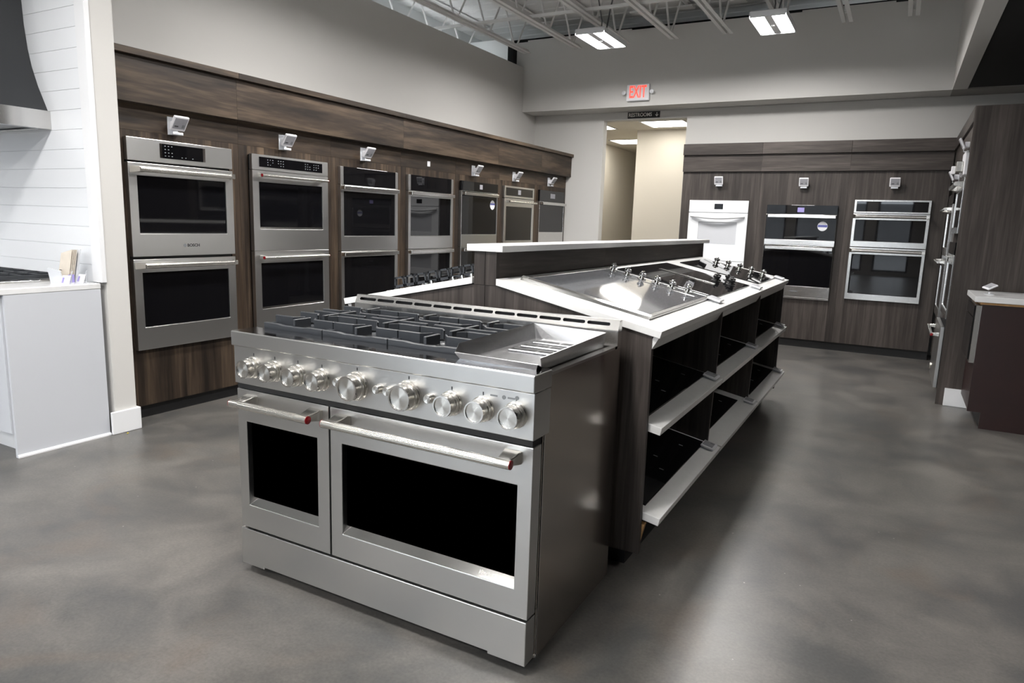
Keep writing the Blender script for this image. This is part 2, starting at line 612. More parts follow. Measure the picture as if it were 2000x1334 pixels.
# storefront behind the camera
b = MB()
WX = [(-8.6, -6.2), (-5.9, -3.4), (-3.1, -1.0), (-0.7, 0.3)]
ex = [-9.0] + [v for w in WX for v in w] + [7.0]
for i in range(0, len(ex), 2):
    b.box(ex[i], ex[i + 1], -8.2, -8.0, 0, 3.97)
for w in WX:
    b.box(w[0], w[1], -8.2, -8.0, 0, 0.12)
    b.box(w[0], w[1], -8.2, -8.0, 2.75, 3.97)
struct(b.build('wall_front', 'dusk', None), 'storefront wall behind the camera')
for i, w in enumerate(WX):
    f = MB().ring((w[0], w[1], 0.12, 2.75), (w[0] + 0.06, w[1] - 0.06, 0.18, 2.69), -8.14, -8.06).build('window_%d' % (i + 1), 'graph', None)
    struct(f)
    ld = bpy.data.lights.new('window_portal', 'AREA')
    ld.shape = 'RECTANGLE'
    ld.size, ld.size_y = w[1] - w[0] - 0.12, 2.5
    ld.cycles.is_portal = True
    lo = bpy.data.objects.new('window_portal', ld)
    COL.objects.link(lo)
    lo.location = ((w[0] + w[1]) / 2, -8.05, 1.435)
    lo.rotation_euler = (PI / 2, 0, 0)
    bx('pane', 'glass', f, w[0] + 0.06, w[1] - 0.06, -8.105, -8.095, 0.18, 2.69)

# ------------------------------------------------------------------ roof joists
wdn = MB().tube([(0, 0, 3.455), (0, 0.29, 3.90)], 0.011, 6).mesh('web_down', 'joist', 60)
wup = MB().tube([(0, 0, 3.455), (0, -0.29, 3.90)], 0.011, 6).mesh('web_up', 'joist', 60)
JX = [-5.25, -4.40, -3.70, -3.08, -2.50, -1.90, -1.30, -0.71, -0.12]
JL = ['open web roof joist behind the top of the left wall', 'open web roof joist running along the left wall',
      'open web roof joist just left of the corner ceiling light', 'open web roof joist carrying the ceiling light nearest the corner',
      'open web roof joist just right of the corner ceiling light', 'open web roof joist third from the left wall light, left of the second light',
      'open web roof joist carrying the ceiling light above the back ovens', 'open web roof joist just right of the light above the back ovens',
      'rightmost open web roof joist, next to the bulkhead']
for i, jx in enumerate(JX):
    j = thing('roof_joist', JL[i], 'joist', (jx, 8.22, 0), 0, 'open web joists under the roof deck')
    b = MB()
    for sx in (-1, 1):
        b.box(sx * 0.014 if sx > 0 else -0.052, 0.052 if sx > 0 else -0.014, -16, 0, 3.438, 3.444)
        b.box(sx * 0.014 if sx > 0 else -0.020, 0.020 if sx > 0 else -0.014, -16, 0, 3.444, 3.478)
    b.build('bottom_chord', 'joist', j)
    b = MB()
    for sx in (-1, 1):
        b.box(0.014 if sx > 0 else -0.052, 0.052 if sx > 0 else -0.014, -16, 0.38, 3.918, 3.926)
        b.box(0.014 if sx > 0 else -0.020, 0.020 if sx > 0 else -0.014, -16, 0.38, 3.880, 3.918)
    b.build('top_chord', 'joist', j)
    bx('bearing_seat', 'joist', j, -0.09, 0.09, 0.30, 0.42, 3.865, 3.885)
    y = -0.12 - 0.14 * (i % 2)
    while y > -4.4:
        put('web', wdn, j, loc=(0, y - 0.03, 0))
        put('web', wup, j, loc=(0, y - 0.09, 0))
        y -= 0.66
for k, (yy, zz, lab) in enumerate([(6.95, 3.470, 'lower cross brace spanning the joists near the back wall'), (6.75, 3.86, 'upper cross brace spanning the joists under the deck'), (3.6, 3.470, 'lower cross brace spanning the joists further from the back wall')]):
    o = bx('cross_brace', 'joist', None, -5.6, 0.29, yy, yy + 0.03, zz, zz + 0.03)
    tag(o, lab, 'brace', 'cross braces between joists')


# ------------------------------------------------------------------ light fixtures
def fixture(loc, label, show_cable=True, power=1.0):
    t = thing('high_bay_light', label, 'light', loc, 0, 'twin strip ceiling lights')
    b = MB()
    b.box(-0.157, 0.157, -0.312, 0.312, 0.012, 0.055)
    b.build('housing', 'housing', t, 0.006)
    b = MB()
    b.box(-0.161, -0.1575, -0.316, 0.316, -0.004, 0.05)
    b.box(0.1575, 0.161, -0.316, 0.316, -0.004, 0.05)
    b.box(-0.032, 0.032, -0.3015, 0.3015, 0.0, 0.0118)
    b.box(-0.1505, 0.1505, 0.3125, 0.316, -0.004, 0.05)
    b.box(-0.1505, 0.1505, -0.316, -0.3125, -0.004, 0.05)
    b.build('reflector_frame', 'housing', t, 0.003)
    MB().lathe([(0.0, -0.012), (0.012, -0.010), (0.014, 0.0)], 12).build('sensor', 'housing', t, smooth=60)
    for sx in (-1, 1):
        bx('led_strip', 'lens', t, sx * 0.0925 - 0.056, sx * 0.0925 + 0.056, -0.295, 0.295, 0.004, 0.012)
    ld = bpy.data.lights.new('strip_light', 'AREA')
    ld.shape = 'RECTANGLE'
    ld.size, ld.size_y = 0.295, 0.58
    ld.energy = LAMP_W * power
    ld.color = (1.0, 0.975, 0.945)
    ld.spread = math.radians(172)
    lo = bpy.data.objects.new('strip_light', ld)
    COL.objects.link(lo)
    lo.parent = t
    lo.location = (0, 0, -0.0145)
    if show_cable:
        pts = [(0.02, 0.05, 0.055), (0.03, 0.06, 0.15), (0.07, 0.04, 0.34), (0.16, -0.02, 0.56), (0.33, -0.08, 0.71)]
        MB().tube(pts, 0.008, 6).build('power_cable', 'cable', t, smooth=60)
        pts = [(0.0, -0.02, 0.055), (0.01, -0.03, 0.18), (-0.02, -0.10, 0.42), (-0.10, -0.2, 0.71)]
        MB().tube(pts, 0.007, 6).build('hanger_cable', 'cable', t, smooth=60)
    return t


fixture((-2.93, 7.085, 3.20), 'lit twin strip ceiling light nearest the wall corner')
fixture((-1.247, 7.14, 3.20), 'lit twin strip ceiling light over the back ovens')
FL = ['over the middle of the island', 'above the big range', 'above and behind the camera', 'further behind the camera', 'closest to the storefront windows']
for k, fy in enumerate((4.1, 1.0, -1.8, -4.6, -7.2)):
    for fx, side in ((-2.93, 'left row'), (-1.247, 'right row')):
        fixture((fx, fy, 3.20), 'twin strip ceiling light ' + FL[k] + ', ' + side, False)
for fy, w in ((0.2, 'nearest the hood'), (-3.2, 'in the middle'), (-6.2, 'nearest the storefront')):
    fixture((-5.6, fy, 3.20), 'twin strip ceiling light over the display kitchen, ' + w, False, 0.35)
t = thing('added_wall_wash', 'unseen strip lamp added behind the left wall to brighten the outer wall', 'light', (-4.825, 5.9, 3.05))  # hidden lamp, added to brighten the white wall seen over the left wall
bx('housing', 'housing', t, -0.06, 0.004, -2.4, 2.4, 0.0, 0.10)
bx('led_strip', 'wash', t, -0.07, -0.06, -2.38, 2.38, 0.01, 0.09)

# recessed downlights in the black ceiling on the right
for k, dy in enumerate((3.5, 1.4, -0.8, -3.2)):
    t = thing('downlight', 'recessed downlight in the black ceiling, ' + ['nearest the back wall', 'second from the back wall', 'level with the camera', 'behind the camera'][k], 'light', (1.15, dy, 2.80), 0, 'downlights in the black ceiling')
    MB().lathe([(0.075, -0.004), (0.095, -0.004), (0.098, 0.0), (0.075, 0.0)], 24, caps=False).build('trim_ring', 'housing', t, smooth=40)
    MB().lathe([(0.074, -0.002), (0.0, -0.002)], 24, caps=False).build('lens_disc', 'lens', t)
    ld = bpy.data.lights.new('downlight_beam', 'SPOT')
    ld.energy = DOWN_W
    ld.spot_size = math.radians(104)
    ld.spot_blend = 0.7
    ld.shadow_soft_size = 0.06
    ld.color = (1.0, 0.97, 0.93)
    lo = bpy.data.objects.new('downlight_beam', ld)
    COL.objects.link(lo)
    lo.parent = t
    lo.location = (0, 0, -0.02)

# corridor ceiling panels
for k, (hx, hy, lab) in enumerate([(-3.03, 9.88, 'square ceiling light panel just inside the doorway, right side'), (-4.22, 11.80, 'square ceiling light panel deep in the corridor'), (-4.20, 9.92, 'square ceiling light panel just inside the doorway, cut off by the left jamb')]):
    t = thing('ceiling_panel_light', lab, 'light', (hx, hy, 2.75), 0, 'corridor ceiling panels')
    MB().ring((-0.31, 0.31, -0.31, 0.31), (-0.285, 0.285, -0.285, 0.285), -0.008, 0.0).build('frame', 'plastic', t, rot=(-PI / 2, 0, 0), loc=(0, 0, -0.008))
    bx('diffuser', 'hallp', t, -0.285, 0.285, -0.285, 0.285, -0.006, 0.0)

# ------------------------------------------------------------------ signs
t = thing('exit_sign', 'lit white EXIT sign with red letters and two lamp heads', 'sign', (-3.02, 8.60, 2.845))
bx('sign_body', 'exitw', t, -0.145, 0.145, -0.05, 0.0, 0.0, 0.195, 0.008)
text('lettering', 'EXIT', 0.20, 'exitr', t, (0.0, -0.0515, 0.098), FRONT, sx=0.54, bold=0.003)
for sx in (-1, 1):
    p = MB().lathe([(0.010, 0), (0.022, -0.015), (0.026, -0.034), (0.0, -0.038)], 16, (sx * 0.178, -0.02, 0.10), 'y').build('lamp_head', 'exitw', t, smooth=40)
    MB().tube([(sx * 0.14, -0.02, 0.10), (sx * 0.18, -0.02, 0.10)], 0.012, 8).build('lamp_arm', 'exitw', t, smooth=60)
t = thing('restroom_sign', 'small black RESTROOMS sign with a pale down arrow', 'sign', (-3.07, 8.98, 2.70))
bx('plate', 'black', t, -0.215, 0.215, -0.012, 0.0, 0.0, 0.078, 0.002)
text('lettering', 'RESTROOMS', 0.066, 'letter', t, (-0.045, -0.0125, 0.039), FRONT, sx=0.84, bold=0.0008)
b = MB()
b.box(0.172, 0.180, -0.0135, -0.012, 0.028, 0.064)
b.prism([(0.155, 0.036), (0.176, 0.012), (0.197, 0.036), (0.190, 0.041), (0.176, 0.025), (0.162, 0.041)], 'y', -0.0135, -0.012)
b.build('arrow', 'letter', t)


# ------------------------------------------------------------------ price displays
def wall_tag(loc, rotz, label, group, tilt=0.62, scale=1.0):
    """small e-paper display on a clear bracket; local front is -y"""
    t = thing('price_display', label, 'display', loc, rotz, group)
    b = MB()
    b.box(-0.032, 0.032, -0.004, 0.0, -0.055, 0.045)
    b.box(-0.032, 0.032, -0.05, -0.004, -0.055, -0.051)
    b.box(-0.032, 0.032, -0.05, -0.046, -0.055, -0.040)
    b.build('bracket', 'clearp', t, 0.0015)
    bx('arm', 'plastic', t, -0.022, 0.022, -0.045, -0.004, -0.022, 0.022, 0.006)
    c = (0.0, -0.062, 0.008)
    body = bx('case', 'plastic', t, -0.048, 0.048, -0.008, 0.008, -0.046, 0.046, 0.007, loc=c, rot=(tilt, 0, 0), seg=3)
    bx('screen', 'eink', body, -0.039, 0.039, -0.0090, -0.0078, -0.030, 0.036)
    bx('price_line', 'dkletter', body, -0.030, -0.006, -0.0095, -0.0088, -0.018, -0.011)
    bx('code_block', 'icon', body, 0.016, 0.032, -0.0095, -0.0088, -0.022, -0.002)
    t.scale = (scale,) * 3
    return t


def flat_tag(loc, rx, rotz, label, group):
    """the same display lying on a slab: local front towards -y, tilted by rx about x"""
    t = thing('price_display', label, 'display', loc, rotz, group)
    t.rotation_euler = (rx, 0, rotz)
    bx('base', 'clearp', t, -0.03, 0.03, -0.028, 0.028, 0.0, 0.004, 0.001)
    bx('foot', 'plastic', t, -0.014, 0.014, -0.012, 0.012, 0.004, 0.009)
    c = bx('case', 'plastic', t, -0.044, 0.044, -0.034, 0.034, -0.005, 0.006, 0.004, loc=(0, 0, 0.0135), rot=(0.06, 0, 0))
    bx('screen', 'eink', c, -0.037, 0.037, -0.022, 0.029, 0.0055, 0.0066)
    bx('code_block', 'icon', c, 0.014, 0.029, -0.018, 0.0, 0.0064, 0.0071)
    return t
# ------------------------------------------------------------------ wall oven kit (local x right, front faces -y, z up)
def bar_handle(par, x0, x1, z, y, kind, ends='satin'):
    """par is a door; kind: round, flat, bow"""
    b = MB()
    if kind == 'round':
        b.tube([(x0, y - 0.055, z), (x1, y - 0.055, z)], 0.0115, 12)
        h = b.build('handle', 'satin', par, smooth=50)
        for x in (x0 + 0.03, x1 - 0.03):
            MB().hexa([(x - 0.012, y - 0.05, z - 0.011), (x + 0.012, y - 0.05, z - 0.011), (x + 0.020, y, z - 0.016), (x - 0.020, y, z - 0.016),
                       (x - 0.012, y - 0.05, z + 0.011), (x + 0.012, y - 0.05, z + 0.011), (x + 0.020, y, z + 0.016), (x - 0.020, y, z + 0.016)]).build('handle_post', 'satin', par, 0.003)
        if ends == 'red':
            for x, s in ((x0, -1), (x1, 1)):
                MB().lathe([(0.0116, 0), (0.0116, s * 0.003), (0.0, s * 0.004)], 12, (x, y - 0.055, z), 'x').build('end_cap', 'red', par, smooth=50)
    elif kind == 'flat':
        b.box(x0, x1, y - 0.045, y - 0.028, z - 0.017, z + 0.017)
        b.build('handle', 'steel_s', par, 0.004)
        for x in (x0 + 0.012, x1 - 0.012):
            bx('handle_post', 'satin', par, x - 0.012, x + 0.012, y - 0.04, y, z - 0.014, z + 0.014, 0.002)
    elif kind == 'thick':
        b.tube([(x0, y - 0.048, z), (x1, y - 0.048, z)], 0.017, 14)
        b.build('handle', 'satin', par, smooth=50)
        for x, s in ((x0, 1), (x1, -1)):
            MB().hexa([(x - 0.004, y - 0.06, z - 0.015), (x + 0.03, y - 0.06, z - 0.015), (x + 0.03, y, z - 0.024), (x - 0.035 * s - 0.004, y, z - 0.024),
                       (x - 0.004, y - 0.06, z + 0.015), (x + 0.03, y - 0.06, z + 0.015), (x + 0.03, y, z + 0.020), (x - 0.035 * s - 0.004, y, z + 0.020)]).build('handle_post', 'satin', par, 0.003)
    elif kind == 'bow':
        n = 14
        pts = []
        for i in range(n + 1):
            u = i / n
            pts.append((x0 + (x1 - x0) * u, y - 0.012 - 0.05 * math.sin(PI * u) ** 0.6, z - 0.022 * math.sin(PI * u)))
        b.tube(pts, 0.017, 10)
        b.build('handle', ends, par, smooth=60)


def oven_door(t, W, z0, z1, win, skin, wmat, y, handle=None, sill=0.012, rack=False):
    """door plate z0..z1 with a glazed opening win=(x0,x1,z0,z1)"""
    o = (0.0, W, z0, z1)
    if win:
        hb = (win[0] + 0.004, win[1] - 0.004, win[2] + sill, win[3] - 0.003)
        d = MB().ring(o, win, y, y + 0.035, hb).build('oven_door', skin, t, 0.002)
        bx('window', wmat, d, win[0] + 0.001, win[1] - 0.001, y + 0.008, y + 0.014, win[2] + 0.002, win[3] - 0.001)
    else:
        d = bx('oven_door', skin, t, 0, W, y, y + 0.035, z0, z1, 0.002)
    if handle:
        bar_handle(d, handle[1], handle[2], handle[3], y, handle[0], handle[4] if len(handle) > 4 else 'satin')
    return d


def oven_base(name, label, loc, rotz, W, z0, z1, skin='black', group=None):
    t = thing(name, label, 'oven', (loc[0], loc[1], z0), rotz, group)
    bx('oven_body', skin, t, 0.006, W - 0.006, 0.0365, 0.075, 0.004, z1 - z0 - 0.004)
    return t


def icons(par, x0, x1, z0, z1, nx, nz, y, rnd):
    b = MB()
    for i in range(nx):
        for k in range(nz):
            if rnd.random() < 0.15:
                continue
            x = x0 + (x1 - x0) * (i + 0.5) / nx
            z = z0 + (z1 - z0) * (k + 0.5) / nz
            b.box(x - 0.0045, x + 0.0045, y - 0.0006, y, z - 0.0025, z + 0.0025)
    o = b.build('printed_icons', 'icon', par)
    o['kind'] = 'stuff'


RN = random.Random(11)
L90 = PI / 2
XF = -4.104     # front face of the left ovens
PY = 0.9178     # cabinet pitch
GO = 'double wall ovens in the left bank'


def zz(t, z):
    return z - t.location.z


# --- 1: stainless oven with a centred black display
t = oven_base('built_in_oven', 'stainless double wall oven nearest the white partition, centred black display', (XF, 2.632, 0), L90, 0.757, 0.452, 1.758, group=GO)
Z = t.location.z
c = bx('control_panel', 'steel', t, 0, 0.757, 0, 0.03, 1.622 - Z, 1.758 - Z, 0.002)
dp = bx('display', 'bglass', c, 0.232, 0.525, -0.002, 0.0, 1.650 - Z, 1.738 - Z)
icons(c, 0.24, 0.31, 1.655 - Z, 1.735 - Z, 3, 4, -0.002, RN)
icons(c, 0.33, 0.46, 1.655 - Z, 1.672 - Z, 5, 1, -0.002, RN)
bx('display_trim', 'chrome', c, 0.214, 0.231, -0.002, 0.0, 1.650 - Z, 1.738 - Z)
bx('display_trim', 'chrome', c, 0.526, 0.543, -0.002, 0.0, 1.650 - Z, 1.738 - Z)
d = oven_door(t, 0.757, 1.040 - Z, 1.609 - Z, (0.055, 0.697, 1.180 - Z, 1.534 - Z), 'steel', 'bglass', 0, ('thick', 0.045, 0.700, 1.570 - Z))
text('brand_lettering', 'BOSCH', 0.026, 'dkletter', d, (0.425, -0.0006, 1.105 - Z), FRONT, 0.0004, 1.1, 0.0008)
MB().lathe([(0.011, 0), (0.011, -0.0006)], 20, (0.362, 0, 1.105 - Z), 'y').build('brand_emblem', 'icon', d)
oven_door(t, 0.757, 0.452 - Z, 1.022 - Z, (0.055, 0.697, 0.593 - Z, 0.940 - Z), 'steel', 'bglass', 0, ('thick', 0.045, 0.700, 0.985 - Z))

# --- 2: stainless oven proud of the panel, wide display, red-capped handles
t = oven_base('built_in_oven', 'stainless double wall oven with red capped handles and a wide black keypad', (XF + 0.012, 2.632 + PY, 0), L90, 0.757, 0.440, 1.746, group=GO)
Z = t.location.z
c = bx('control_panel', 'steel', t, 0, 0.757, 0, 0.03, 1.637 - Z, 1.746 - Z, 0.002)
bx('display', 'bglass', c, 0.064, 0.692, -0.002, 0.0, 1.660 - Z, 1.730 - Z)
for a, e in ((0.13, 0.20), (0.23, 0.30), (0.50, 0.57), (0.59, 0.66)):
    icons(c, a, e, 1.668 - Z, 1.722 - Z, 3, 3, -0.002, RN)
d = oven_door(t, 0.757, 1.057 - Z, 1.634 - Z, (0.058, 0.694, 1.215 - Z, 1.553 - Z), 'steel', 'bglass', 0, ('round', 0.040, 0.700, 1.598 - Z, 'red'), sill=0.016)
bx('window_sill', 'steel_s', d, 0.060, 0.692, 0.002, 0.012, 1.214 - Z, 1.230 - Z)
d = oven_door(t, 0.757, 0.440 - Z, 1.054 - Z, (0.058, 0.694, 0.626 - Z, 0.967 - Z), 'steel', 'bglass', 0, ('round', 0.040, 0.700, 1.010 - Z, 'red'), sill=0.016)
bx('window_sill', 'steel_s', d, 0.060, 0.692, 0.002, 0.012, 0.625 - Z, 0.641 - Z)


# --- 3, 4: dark glass ovens with flat full-width bars
def glass_oven(k, label):
    t = oven_base('built_in_oven', label, (XF, 2.632 + PY * k, 0), L90, 0.757, 0.43, 1.735, group=GO)
    Z = t.location.z
    c = bx('control_panel', 'bmirror', t, 0.036, 0.721, 0, 0.03, 1.590 - Z, 1.735 - Z, 0.001)
    for x in (0.0, 0.722):
        bx('side_strip', 'steel', t, x, x + 0.035, 0.0, 0.03, 1.590 - Z, 1.735 - Z, 0.001)
    bx('display', 'bglass', c, 0.30, 0.45, -0.0015, 0.0, 1.625 - Z, 1.70 - Z)
    for za, ze, wa, wb, hz in ((1.036, 1.587, 1.162, 1.535, 1.562), (0.43, 1.032, 0.56, 0.985, 1.010)):
        oven_door(t, 0.757, za - Z, ze - Z, (0.036, 0.721, wa - Z, wb - Z), 'steel', 'bmirror', 0, ('flat', 0.001, 0.728, hz - Z), sill=0.004)
    return t


glass_oven(2, 'dark glass double wall oven with flat steel handles, third from the partition')
glass_oven(3, 'dark glass double wall oven below the blank white plate, fourth from the partition')

# --- 5: black oven with a sticker
t = oven_base('built_in_oven', 'black glass double wall oven with a round white and blue sticker, left bank', (XF, 2.632 + PY * 4, 0), L90, 0.757, 0.43, 1.738, group=GO)
Z = t.location.z
c = bx('control_panel', 'bmirror', t, 0, 0.757, 0, 0.03, 1.640 - Z, 1.738 - Z, 0.001)
bx('display', 'eink', c, 0.36, 0.42, -0.0015, 0.0, 1.665 - Z, 1.715 - Z)
for za, ze, wa, wb, hz in ((1.044, 1.637, 1.174, 1.632, 1.606), (0.43, 1.040, 0.56, 1.035, 1.012)):
    d = oven_door(t, 0.757, za - Z, ze - Z, (0.006, 0.751, wa - Z, wb - Z), 'steel', 'bmirror', 0, ('flat', 0.008, 0.715, hz - Z), sill=0.002)
    if za > 1:
        MB().lathe([(0.052, 0), (0.052, -0.001)], 28, (0.655, 0.008, 1.505 - Z), 'y').build('sticker', 'plastic', d)
        bx('sticker_band', 'blue', d, 0.606, 0.704, 0.0062, 0.0070, 1.505 - Z, 1.525 - Z)

# --- 6: framed stainless
t = oven_base('built_in_oven', 'stainless framed wall oven second from the far end of the left bank', (XF, 2.632 + PY * 5, 0), L90, 0.757, 0.43, 1.742, group=GO)
Z = t.location.z
c = MB().ring((0, 0.757, 1.605 - Z, 1.742 - Z), (0.035, 0.722, 1.628 - Z, 1.722 - Z), 0, 0.03).build('control_panel', 'steel', t, 0.002)
bx('panel_glass', 'bglass', c, 0.036, 0.721, 0.006, 0.012, 1.629 - Z, 1.721 - Z)
bx('display', 'eink', c, 0.34, 0.41, 0.004, 0.006, 1.650 - Z, 1.705 - Z)
for za, ze, wa, wb, hz in ((1.05, 1.598, 1.10, 1.505, 1.560), (0.43, 1.045, 0.50, 0.95, 1.005)):
    oven_door(t, 0.757, za - Z, ze - Z, (0.045, 0.712, wa - Z, wb - Z), 'steel', 'bglass', 0, ('round', 0.03, 0.727, hz - Z))

# --- 7: slate with pale lower band
t = oven_base('built_in_oven', 'slate glass wall oven at the far end of the left bank', (XF, 2.632 + PY * 6, 0), L90, 0.745, 0.43, 1.742, group=GO)
Z = t.location.z
c = bx('control_panel', 'bmirror', t, 0, 0.745, 0, 0.03, 1.600 - Z, 1.742 - Z, 0.001)
bx('display', 'eink', c, 0.31, 0.45, -0.0015, 0.0, 1.645 - Z, 1.705 - Z)
for za, ze, wa, wb, hz in ((1.045, 1.597, 1.206, 1.590, 1.573), (0.43, 1.040, 0.60, 1.033, 1.015)):
    oven_door(t, 0.745, za - Z, ze - Z, (0.006, 0.739, wa - Z, wb - Z), 'steel_s', 'bmirror', 0, ('flat', 0.02, 0.735, hz - Z), sill=0.002)


# ------------------------------------------------------------------ left oven cabinets
XP = -4.135
UL = ['oven cabinet unit next to the white partition', 'oven cabinet unit round the oven with red capped handles', 'oven cabinet unit third from the white partition',
      'oven cabinet unit under the blank white plate', 'oven cabinet unit round the oven with the sticker, left bank', 'oven cabinet unit second from the far end of the left bank', 'oven cabinet unit at the far end of the left bank']
OZ = [(0.452, 1.758), (0.440, 1.746), (0.43, 1.735), (0.43, 1.735), (0.43, 1.738), (0.43, 1.742), (0.43, 1.742)]
for k in range(7):
    y0 = 2.632 + PY * k - (0.095 if k == 0 else 0.0803)
    y1 = 2.632 + PY * (k + 1) - 0.0803 if k < 6 else 8.978
    w = y1 - y0
    u = thing('oven_cabinet', 'dark walnut ' + UL[k], 'cabinet', (XP, y0, 0), L90, 'left bank oven cabinets')
    ox = 2.632 + PY * k - y0
    za, zb_ = OZ[k]
    wd = 0.757 if k < 6 else 0.745
    bx('stile', 'wood_v', u, 0.0008, ox - 0.0004, 0.0, 0.50, 0.085, 1.80)
    bx('stile', 'wood_v', u, ox + wd + 0.0004, w - 0.0008, 0.0, 0.50, 0.085, 1.80)
    bx('base_panel', 'wood_v', u, ox, ox + wd, 0.0, 0.50, 0.085, za + 0.006)
    # header of narrow upright pieces
    ns = 4
    cut = sorted([0, 1] + [RN.uniform(0.12 + 0.2 * i, 0.24 + 0.2 * i) for i in range(ns)])
    for i in range(len(cut) - 1):
        bx('header_board', 'wood_v', u, ox + wd * cut[i], ox + wd * cut[i + 1], 0.0, 0.50, zb_ - 0.006, 1.80)
    bx('rail', 'wood_h', u, 0.0006, w - 0.0006, -0.001, 0.50, 1.801, 1.956)
    bx('carcass', 'black', u, 0.004, w - 0.004, 0.075, 0.505, 0.09, 1.79)
    bx('toe_kick', 'black', u, 0.0, w, 0.03, 0.50, 0.0, 0.085)
# upper fascia and crown in long pieces
cuts = [2.534, 3.41, 5.25, 6.98, 8.07, 8.978]
for i in range(5):
    lab = ['nearest the white partition', 'second from the white partition', 'in the middle of the left bank', 'second from the far end', 'at the far end of the left bank'][i]
    u = thing('fascia', 'walnut fascia and crown length ' + lab, 'fascia', (XP, cuts[i], 1.956), L90, 'left bank fascia lengths')
    w = cuts[i + 1] - cuts[i]
    bx('fascia_board', 'wood_h', u, 0.0005, w - 0.0005, -0.075, 0.51, 0.0, 0.262)
    bx('crown', 'wood_h', u, 0.0005, w - 0.0005, -0.105, 0.51, 0.264, 0.302, 0.002)

TL = ['price display on a bracket above the oven nearest the partition', 'price display on a bracket above the oven with red capped handles', 'price display on a bracket above the third oven of the left bank', None,
      'price display on a bracket above the stickered black oven of the left bank', 'price display on a bracket above the framed oven of the left bank', 'price display on a bracket above the oven at the far end of the left bank']
for k, y in enumerate([2.965, 3.875, 4.78, 5.65, 6.57, 7.485, 8.44]):
    if TL[k]:
        wall_tag((XP, y, 1.862), L90, TL[k], 'displays over the left bank', 0.62, 1.12)
o = bx('blank_plate', 'plastic', None, XP, XP + 0.006, 5.72, 5.765, 1.835, 1.885, 0.002)
tag(o, 'small blank white plate above the fourth oven of the left bank', 'plate')

# ------------------------------------------------------------------ back oven cabinets
YP = 8.560
YF = 8.530
GB = 'wall ovens on the back wall'
DB = 'back bank oven cabinets'
xs = [-2.385, -1.475, -0.555, 0.392]
for k in range(3):
    u = thing('oven_cabinet', ['grey walnut oven cabinet beside the doorway', 'grey walnut oven cabinet in the middle of the back wall', 'grey walnut oven cabinet at the right end of the back wall'][k], 'cabinet', (xs[k], YP, 0), 0, DB)
    w = xs[k + 1] - xs[k]
    ox, wd, za, zb_ = [(0.112, 0.69, 0.50, 1.652), (0.100, 0.745, 0.560, 1.612), (0.082, 0.722, 0.600, 1.680)][k]
    bx('stile', 'bk_v', u, 0.0008, ox - 0.0004, 0, 0.40, 0.095, 1.985)
    bx('stile', 'bk_v', u, ox + wd + 0.0004, w - 0.0008, 0, 0.40, 0.095, 1.985)
    bx('base_panel', 'bk_v', u, ox, ox + wd, 0, 0.40, 0.095, za + 0.006)
    bx('header_panel', 'bk_v', u, ox, ox + wd, 0, 0.40, zb_ - 0.006, 1.985)
    bx('carcass', 'black', u, 0.004, w - 0.004, 0.075, 0.405, 0.1, 1.97)
    bx('toe_kick', 'black', u, 0, w, 0.04, 0.40, 0, 0.095)
    bx('fascia_board', 'bk_h', u, 0.0005, w - 0.0005, -0.03, 0.40, 1.987, 2.175)
    bx('crown', 'bk_h', u, 0.0005, w - 0.0005, -0.06, 0.40, 2.177, 2.305, 0.002)

# white oven
t = oven_base('built_in_oven', 'white wall oven with a bowed white handle beside the doorway', (xs[0] + 0.112, YF, 0), 0, 0.69, 0.50, 1.652, 'white', GB)
Z = t.location.z
c = bx('control_panel', 'white', t, 0, 0.69, 0, 0.03, 1.512 - Z, 1.652 - Z, 0.003)
bx('display', 'bglass', c, 0.30, 0.40, -0.0015, 0, 1.550 - Z, 1.613 - Z)
d = oven_door(t, 0.69, 0.945 - Z, 1.506 - Z, (0.125, 0.575, 1.136 - Z, 1.40 - Z), 'white', 'whitegl', 0, ('bow', 0.03, 0.66, 1.47 - Z, 'white'), sill=0.004)
d = oven_door(t, 0.69, 0.50 - Z, 0.940 - Z, (0.125, 0.575, 0.60 - Z, 0.83 - Z), 'white', 'whitegl', 0, ('bow', 0.03, 0.66, 0.90 - Z, 'white'), sill=0.004)

# mirror-black combination oven
t = oven_base('built_in_oven', 'mirror black combination oven with a round sticker on the back wall', (xs[1] + 0.100, YF, 0), 0, 0.745, 0.560, 1.612, 'black', GB)
Z = t.location.z
c = bx('control_panel', 'bmirror', t, 0, 0.745, 0, 0.03, 1.512 - Z, 1.612 - Z, 0.001)
bx('display', 'lilac', c, 0.33, 0.40, -0.0015, 0, 1.535 - Z, 1.585 - Z)
d = oven_door(t, 0.745, 1.164 - Z, 1.509 - Z, (0.004, 0.741, 1.226 - Z, 1.505 - Z), 'steel_s', 'bmirror', 0, ('flat', 0.02, 0.735, 1.488 - Z), sill=0.002)
MB().lathe([(0.052, 0), (0.052, -0.001)], 28, (0.605, 0.008, 1.385 - Z), 'y').build('sticker', 'plastic', d)
bx('sticker_band', 'blue', d, 0.556, 0.654, 0.0062, 0.0070, 1.375 - Z, 1.400 - Z)
d = oven_door(t, 0.745, 0.585 - Z, 1.160 - Z, (0.004, 0.741, 0.705 - Z, 1.156 - Z), 'steel_s', 'bglass', 0, ('flat', 0.02, 0.735, 1.130 - Z), sill=0.002)
bx('brand_mark', 'icon', d, 0.33, 0.41, -0.0006, 0.0, 0.640 - Z, 0.650 - Z)
bx('base_trim', 'steel_s', t, 0, 0.745, 0.0, 0.03, 0.560 - Z, 0.582 - Z, 0.002)

